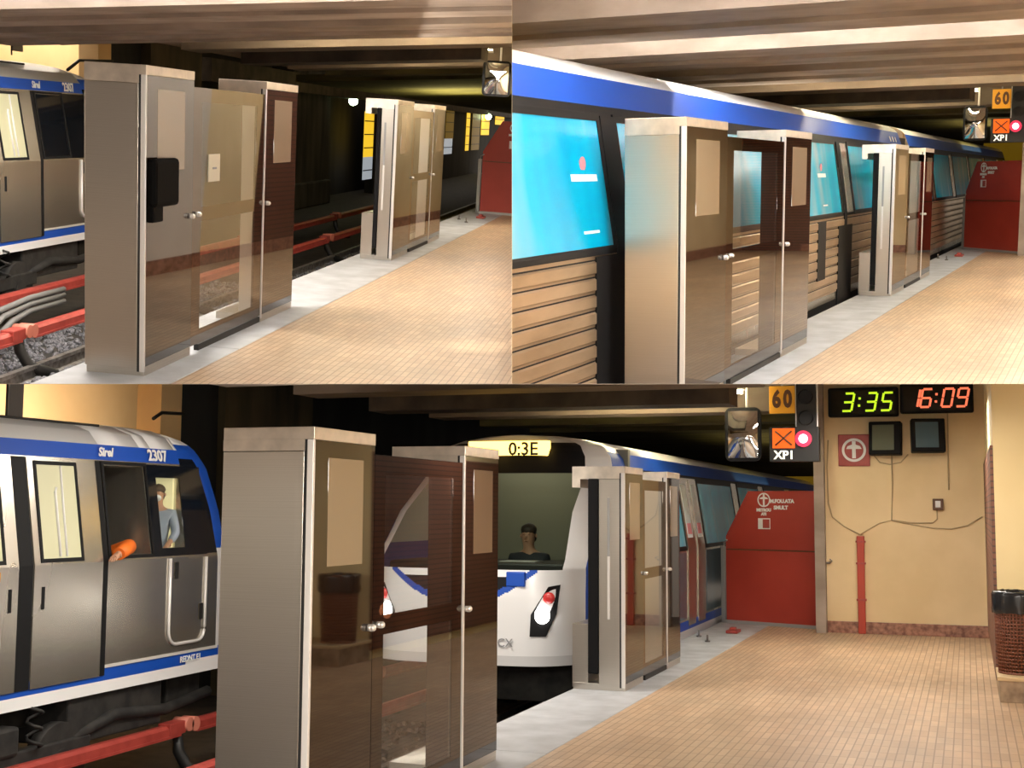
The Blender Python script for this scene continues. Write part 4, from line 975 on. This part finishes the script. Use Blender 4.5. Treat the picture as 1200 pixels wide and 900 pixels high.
    for a, c in ((9.9, 11.9), (13.35, 16.2), (16.9, 19.2), (20, 23), (24, 28)):
        fr = tr.frame(B(), a - .06, c + .06, 1.13, 2.14, .06, -.004, .012).done('window_frame', M['train_dark'], tr.root)
        if fr: tr.sheet('window_pane', a, c, 1.19, 2.08, -.002, .006, M['advert'], 'cyan advert-covered window', fr)
        lf = tr.sheet('teal_reflection', a, c, .2, 1.1, .0, .006, M['screen_blue'], 'dark teal reflection painted on the lower flank')  # flank's darker teal reflection put on as a coloured sheet
    for a, c in ((12.0, 12.5), (12.7, 13.2)):
        lf = tr.sheet('door_leaf', a, c, .1, 2.12, .002, .014, M['train_steel'])
        if lf: tr.sheet('advert_strip', a + .08, c - .08, 1.3, 2.05, .012, .017, M['advert_white'], 'pale advert strip', lf); tr.sheet('advert_dot', a + .12, c - .12, 1.35, 1.5, .016, .02, M['advert_pink'], None, lf)
    B().box(9, 34, -2.9, -.95, -.5, -.06).box(8.2, 9.2, -2.7, -1.1, -.45, .12).done('underframe', M['under'], tr.root)
    bogie(tr, 11, -.8, tr.root)
    person((8.12, -1.62, .68), PI, 'driver seen dimly behind the windscreen of the arriving train', M['dark_coat'])
    # gate, mirror, signals
    gate(2, (13.77, -.4), (13.25, 1.0), label='red sheet-metal gate with white emblem beside the cream end wall', ztop=1.97)
    hung_mirror(2, 11.0, .095, .56, 2.32, 3.02, 3.8, 'black-framed mirror hanging left of the orange signal in the lower view')
    signals(2, 11.0, .9124, .268, .149)
    struct(B().box(12.7, 12.86, 1.03, 1.17, 0, 4.2), 'wall_post', M['concrete'])
    # end wall
    struct(B().box(12.88, 13.15, 1.1, 3.6, 0, 4.2), 'wall_end', M['cream_wall'])
    struct(B().box(12.855, 12.88, 1.1, 3.4, 0, .16, .004), 'baseboard_end', M['marble'])
    struct(B().box(7.5, 12.88, 3.3, 7, 0, 4.2), 'wall_pier', M['cream_pier'])
    struct(B().box(7.5, 12.8, 3.27, 3.3, .1, 2.33, .004), 'trim_4', M['brick'])
    struct(B().box(-2, 7.5, 6.5, 7, 0, 4), 'wall_side', M['cream_wall'])
    struct(B().box(-2, 7.5, 6.46, 6.5, 0, .2), 'baseboard_side', M['marble'])
    # clocks
    for (y0, y1, txt, m, lab, nm) in ((1.24, 2.19, '335', 'seg_green', 'long black wall clock showing green-yellow 3:35', 'g'), (2.21, 3.17, '1609', 'seg_red', 'long black wall clock showing red 16:09', 'r')):
        t = thing('wall_clock', (12.88, (y0 + y1) / 2, 3.0), lab, 'clock')
        z0 = 2.995 if nm == 'g' else 3.03
        B().box(12.74, 12.88, y0, y1, z0, z0 + .41, .025).done('housing', M['rubber'], t)
        B().box(12.733, 12.741, y0 + .05, y1 - .05, z0 + .04, z0 + .37).done('face', M['clock_face'], t)
        b = B(); ds = ((1.52, '3'), (1.83, '3'), (2.04, '5')) if nm == 'g' else ((2.40, '1'), (2.56, '6'), (2.84, '0'), (3.03, '9'))
        for yc, d in ds: bd = B(); seven(bd, 12.726, yc, z0 + .205, .245, .125, d); bd.done('digit', M[m], t, 'lit digit ' + d)
        for dz in (-.05, .05): b.box(12.726, 12.732, (1.67 if nm == 'g' else 2.69) - .015 + dz * .1, (1.67 if nm == 'g' else 2.69) + .015 + dz * .1, z0 + .19 + dz, z0 + .22 + dz)
        b.done('colon', M[m], t, 'lit colon'); tidy(t)
    # monitors
    for (y0, y1, z0, z1, yaw, m, lab) in ((1.79, 2.22, 2.46, 2.92, .10, 'screen', 'small black monitor with olive screen, beside the red emblem sign'), (2.36, 2.80, 2.49, 2.95, -.16, 'screen_blue', 'small black monitor with bluish screen, below the red clock')):
        yc, zc = (y0 + y1) / 2, (z0 + z1) / 2
        t = thing('wall_monitor', (12.88, yc, z0), lab, 'monitor')
        ro = Matrix.Translation((12.6, yc, zc)) @ Matrix.Rotation(yaw, 4, 'Z') @ Matrix.Rotation(.1, 4, 'Y')
        def rb(x0, x1, a0, a1, c0, c1, bev):
            b = B().box(x0, x1, a0, a1, c0, c1, bev)
            for v in b.bm.verts: v.co = ro @ v.co
            return b
        w, h = (y1 - y0) / 2, (z1 - z0) / 2
        rb(0, .16, -w, w, -h, h, .015).done('housing', M['rubber'], t)
        rb(-.006, .004, -w + .05, w - .09, -h + .06, h - .05, 0).done('screen', M[m], t)
        B().tube([(12.72, yc, zc), (12.88, yc, zc + .02)], .03, 8).done('arm', M['black'], t, 'black wall arm')
    t = thing('emblem_sign', (12.87, 1.57, 2.3), 'square red sign with white ringed emblem on the end wall', 'sign')
    B().box(12.84, 12.88, 1.36, 1.79, 2.31, 2.755, .01).done('panel', M['red_cover'], t)
    b = B(); N = 36
    for i in range(N):
        a0, a1 = 2 * PI * i / N, 2 * PI * (i + 1) / N
        b.poly([(12.832, 1.575 + math.cos(a) * r, 2.535 + math.sin(a) * r) for a, r in ((a0, .165), (a1, .165), (a1, .13), (a0, .13))], (.006, 0, 0))
    b.box(12.829, 12.838, 1.55, 1.60, 2.42, 2.66); b.poly([(12.8265, 1.47, 2.55), (12.8265, 1.68, 2.55), (12.8265, 1.66, 2.59), (12.8265, 1.575, 2.62), (12.8265, 1.49, 2.59)], (.01, 0, 0)); b.done('emblem', M['white_text'], t)
    t = thing('alarm_box', (12.87, 2.67, 1.7), 'small dark alarm box with white button on the end wall', 'alarm box')
    B().box(12.82, 12.88, 2.605, 2.745, 1.705, 1.86, .008).done('housing', M['sign_text'], t); B().box(12.812, 12.822, 2.64, 2.71, 1.74, 1.83, .004).done('button', M['white'], t, 'white square button')
    t = thing('conduit', (12.86, 1.64, 0), 'red vertical conduit pipe on the cream end wall', 'pipe')
    B().box(12.8, 12.875, 1.59, 1.69, 0.0, 1.34, .01).done('pipe', M['red_pipe'], t)
    b = B()
    for zz in (.45, .95, 1.25): b.box(12.79, 12.88, 1.575, 1.705, zz, zz + .025)
    b.done('clips', M['red_cover'], t)
    def wire(pts, lab): B().tube([(12.865, y, z) for y, z in pts], .009, 6).done('wall_cable', M['cable_tan'], None, lab, cat='cable')
    M['cable_tan'] = mat('tan_cable', (.46, .34, .19), .6)
    wire([(1.22, 2.68), (1.2, 2.3), (1.21, 1.8), (1.26, 1.6), (1.42, 1.47), (1.63, 1.36)], 'thin tan cable curving down left from the emblem sign to the red pipe')
    wire([(2.08, 2.46), (2.08, 2.0), (2.06, 1.56), (1.9, 1.52), (1.75, 1.43), (1.64, 1.36)], 'thin tan cable running straight down between the monitors to the red pipe')
    wire([(2.06, 1.56), (2.35, 1.5), (2.6, 1.46), (2.84, 1.45), (3.05, 1.5), (3.24, 1.62)], 'thin tan cable sagging right across the end wall')
    wire([(2.66, 1.71), (2.66, 1.58), (2.6, 1.53), (2.3, 1.53), (2.08, 1.56)], 'thin tan cable from the alarm box to the middle cable')
    wire([(2.83, 3.03), (2.82, 2.5), (2.82, 1.98)], 'thin tan cable hanging straight from the red clock')
    wire([(1.84, 2.46), (1.92, 2.36), (2.05, 2.33), (2.2, 2.36), (2.3, 2.47)], 'thin tan cable looping under the two monitors')
    t = thing('wall_hook', (12.87, 1.25, .95), 'small metal hook low on the end wall beside the gate', 'hook')
    B().tube([(12.86, 1.12, .96), (12.84, 1.22, .96), (12.82, 1.25, .99), (12.84, 1.22, 1.01)], .012, 8).done('hook', M['grey_metal'], t)
    # plinth and bin
    t = thing('stone_plinth', (7.1, 3.7, 0), 'low brown stone plinth at the foot of the cream pier', 'plinth')
    B().box(6.76, 7.5, 3.285, 4.6, 0, .19, .006).done('block', M['stone'], t); B().box(6.74, 7.5, 3.265, 4.6, .19, .225, .006).done('top_slab', M['plinth_top'], t, 'pale top slab')
    t = thing('litter_bin', (7.1, 3.47, .225), 'brown lattice bin with black liner on the stone plinth', 'bin')
    cx, cy, zb, zt = 7.1, 3.475, .226, .93
    rad = lambda z: lerp(.185, .215, (z - zb) / (zt - zb))
    b = B(); nv, nh = 44, 22
    for i in range(nv):
        a = 2 * PI * i / nv; b.tube([(cx + math.cos(a) * rad(z), cy + math.sin(a) * rad(z), z) for z in (zb, zt)], .0065, 4)
    for j in range(nh + 1):
        z = lerp(zb + .008, zt, j / nh); b.tube([(cx + math.cos(2 * PI * i / 32) * rad(z), cy + math.sin(2 * PI * i / 32) * rad(z), z) for i in range(33)], .0075 if j not in (0, nh) else .014, 4, False)
    b.done('lattice', M['bin'], t)
    def cup(rz, jit=0, seg=48):
        bm = bmesh.new(); rg = []
        rnd = random.Random(5)
        for r, z in rz: rg.append([bm.verts.new((cx + math.cos(2 * PI * i / seg) * (r + rnd.uniform(-jit, jit)), cy + math.sin(2 * PI * i / seg) * (r + rnd.uniform(-jit, jit)), z + rnd.uniform(-jit, jit))) for i in range(seg)])
        for a, c in zip(rg, rg[1:]):
            for i in range(seg): f = bm.faces.new((a[i], a[(i + 1) % seg], c[(i + 1) % seg], c[i])); f.smooth = True
        b = B(); b.add(bm); return b
    cup([(.01, zb + .02), (.165, zb + .03), (.195, zt - .05)], .004).done('inner_bag', M['bin_inside'], t, 'brownish bag seen through the lattice')
    cup([(.228, zt - .16), (.236, zt - .12), (.234, zt - .06), (.236, zt), (.232, zt + .03), (.215, zt + .04), (.2, zt + .01), (.19, zt - .1)], .007).done('liner', M['bin_bag'], t, 'crumpled black liner folded over the rim')
    bits(2, 13.0 - .9, -.12)
    # opposite side and tunnel
    struct(B().box(-4, 20, -10.7, -10.5, -1, 4.6), 'wall_opposite', M['yellow_wall'])
    struct(B().box(9.6, 10.1, -8.0, -7.6, -1, 4.6), 'wall_pier', M['yellow_wall'])
    struct(B().box(10.1, 11.1, -8.0, -7.63, -1.2, 4.6), 'wall_tunnel', M['black_wall'])
    struct(B().box(11.1, 13.85, -8.0, -7.5, -1.2, 4.6), 'wall_tunnel', M['brown_pillar'])
    struct(B().box(13.8, 50, -8.9, -8.6, -1.2, 4.7), 'wall_tunnel', M['black_wall'])
    struct(B().box(50, 50.5, -12, 8, -1.5, 5), 'wall_tunnel', M['black_wall'])
    struct(B().box(30, 30.05, -2.2, 2.5, 1.85, 2.6), 'window_1', M['yellow_dim'])  # added amber glow for the far end of the tunnel
    t = thing('hanging_sign', (7.2, -8, 2.6), 'small grey plate hanging by a rod over the waiting train in the lower view', 'sign')
    B().box(7.02, 7.28, -8.05, -8, 2.7, 3.3, .004).done('plate', M['grey_metal'], t); B().cyl((7.02, -8.03, 2.6), (7.02, -8.03, 4), .014).done('rod', M['black'], t); tidy(t)
    t = thing('pipe_bracket', (9.6, -7.55, 2.9), 'thin dark bracket on the pale pier in the lower view', 'bracket')
    B().tube([(9.35, -7.55, 2.9), (9.55, -7.55, 3.0), (10.1, -7.55, 3.02)], .025, 6).done('arm', M['black'], t); tidy(t)
    strip_lamp(2, 6.3, -2.0, 4, 3.2, zr, M['tube_dim'], 'fluorescent strip behind the lit ceiling beam in the lower view')
    strip_lamp(2, 10.75, -2.0, .4, 3.2, zr, M['tube_dim'], 'fluorescent strip behind the farthest lit beam in the lower view')
    area('hall lamp', 2, (7.5, -8.7, 2.55), (7, .4), 200, (1, .88, .72), (.1, -1, .25)); area('track fill', 2, (3.0, -2.6, 2.15), (2, .3), 80)  # the track light is unseen added fill
    area('platform fill', 2, (-3.2, 2.2, 1.95), (1.2, .3), 150, aim=(1, -.3, -.7)); area('platform fill', 2, (1.0, 4.6, 2.2), (.3, 2.0), 120, aim=(.3, -.6, -1))  # added fill aimed at the near pillar and platform
    area('platform fill', 2, (6.4, 2.0, 2.72), (.25, 2), 50); area('platform fill', 2, (9.8, 2.2, 2.95), (.4, 2), 95)  # unseen fill added for the floor and end wall
    spot('slit of daylight', 2, (10.75, 3.26, .42), (10.6, 2.45, 0), 45, 22, blend=.6)  # added low spot draws the bright sliver on the floor
    area('wall fill', 2, (3, 4.6, 2.15), (4, .3), 90, aim=(.3, 1, -.1)); area('tunnel fill', 2, (19, -1.5, 2.2), (4, 2), 60, (1, .8, .3), (0, 0, 1))  # added lights brighten the mirrored wall and far ceiling
    area('track fill', 2, (-2.2, -1.0, 1.9), (4, .3), 55, aim=(-.1, -1, -.1)); area('track fill', 2, (4.6, -2.9, 2.64), (3, .2), 35, aim=(0, -1, -.25))  # added fill for the waiting train's flank and roof
    area('nose fill', 2, (5.4, -1.6, 2.6), (.25, 1.2), 70); area('cab lamp', 2, (8.9, -1.9, 2.3), (.2, 1.2), 3)  # the light before the nose is fill with no fitting

room0(); room1(); room2()

# ------------------------------------------------------------------ the house's partition walls, seen edge-on
def partitions():
    e = eye(2); up = R3.transposed() @ Vector((0, -1, 0)); rt = R3.transposed() @ Vector((1, 0, 0)); fw = R3.transposed() @ Vector((0, 0, 1))
    def slab(name, corners, n, t, m1, m2):
        bm = bmesh.new(); a = [bm.verts.new(c - n * t / 2) for c in corners]; b = [bm.verts.new(c + n * t / 2) for c in corners]
        f1 = bm.faces.new(a[::-1]); f2 = bm.faces.new(b)
        for i in range(4): bm.faces.new((a[i], a[(i + 1) % 4], b[(i + 1) % 4], b[i])).material_index = 1
        f1.material_index = 0; f2.material_index = 1
        bmesh.ops.recalc_face_normals(bm, faces=bm.faces[:])
        me = bpy.data.meshes.new(name); bm.to_mesh(me); bm.free(); me.materials.append(m1); me.materials.append(m2)
        o = bpy.data.objects.new(name, me); C.objects.link(o); o['kind'] = 'structure'
    P = lambda x, y, z: e + rt * x + up * y + fw * z
    slab('ceiling', [P(-16, 0, 4.4), P(14, 0, 4.4), P(40, 0, 70), P(-40, 0, 70)], up, .0006, M['concrete'], M['concrete'])
    global K
    K = 0; R0, T0 = RT[0]; e0 = eye(0); rt0 = R0.transposed() @ Vector((1, 0, 0)); fw0 = R0.transposed() @ Vector((0, 0, 1)); o0 = e0 - rt0 * .0006
    def PW(x, z):      # point of the partition's face at depth x and height z
        d = fw0.copy(); d.z = 0
        n = rt0; y = o0.y - (n.x * (x - o0.x) + n.z * (z - o0.z)) / n.y
        return Vector((x, y, z))
    for nm, x0, x1, mm in (('wall_side', -3, 6.25, 'grey_plaster'), ('wall_side', 6.25, 7.7, 'cream_wall'), ('wall_side', 7.7, 10.2, 'brick_wall'), ('wall_side', 10.2, 18.6, 'cream_wall')):  # invented face zones, chosen for what the pillar and door glass mirrors
        for z0, z1, m_ in ((-.1, .17, 'marble'), (.17, 3.2, mm)):
            b = B(); b.bm.faces.new([b.bm.verts.new(PW(*q)) for q in ((x0, z0), (x1, z0), (x1, z1), (x0, z1))])
            b.done('baseboard_side' if z1 < .2 else nm, M[m_], None, kind='structure')
    slab('wall_middle', [P(0, .001, 4.4), P(0, .001, 80), P(0, 30, 80), P(0, 5, 4.4)], rt, .0006, M['cream_wall'], M['cream_wall'])
partitions()

# ------------------------------------------------------------------ camera, world, view
cam = bpy.data.cameras.new('Camera'); cam.sensor_width = 36; cam.lens = F * 36 / 1200; cam.clip_start = .05; cam.clip_end = 400
co = bpy.data.objects.new('Camera', cam); C.objects.link(co)
Rc = R3.transposed()
rt, up, bk = Rc @ Vector((1, 0, 0)), Rc @ Vector((0, -1, 0)), Rc @ Vector((0, 0, -1))
m = Matrix((rt, up, bk)).transposed().to_4x4(); m.translation = eye(2); co.matrix_world = m
SC.camera = co
w = bpy.data.worlds.new('World'); SC.world = w; w.use_nodes = True
wn = w.node_tree; wt = wn.nodes.new('ShaderNodeTexCoord'); ws = wn.nodes.new('ShaderNodeSeparateXYZ'); wr = wn.nodes.new('ShaderNodeMapRange'); wc = wn.nodes.new('ShaderNodeValToRGB')
wr.inputs['From Min'].default_value = -1; wr.inputs['From Max'].default_value = 1
wn.links.new(wt.outputs['Generated'], ws.inputs[0]); wn.links.new(ws.outputs['Z'], wr.inputs['Value']); wn.links.new(wr.outputs['Result'], wc.inputs[0]); wn.links.new(wc.outputs[0], wn.nodes['Background'].inputs[0])
ce = wc.color_ramp.elements; ce[0].position = .42; ce[0].color = (.12, .08, .055, 1); ce[1].position = .66; ce[1].color = (1, .88, .74, 1)
wx = ce.new(.5); wx.color = (.42, .35, .28, 1); wy = ce.new(.53); wy.color = (.85, .74, .62, 1)
wn.nodes['Background'].inputs[1].default_value = .75
SC.view_settings.view_transform = 'Standard'; SC.view_settings.look = 'None'; SC.view_settings.gamma = 1; SC.view_settings.exposure = .24
SC.view_settings.use_curve_mapping = False
SC.cycles.use_denoising = True; SC.cycles.max_bounces = 10; SC.cycles.transparent_max_bounces = 16; SC.cycles.caustics_reflective = False
SC.cycles.sample_clamp_indirect = 6
for o in list(bpy.data.objects):
    if o.type == 'EMPTY' and not o.children: bpy.data.objects.remove(o)
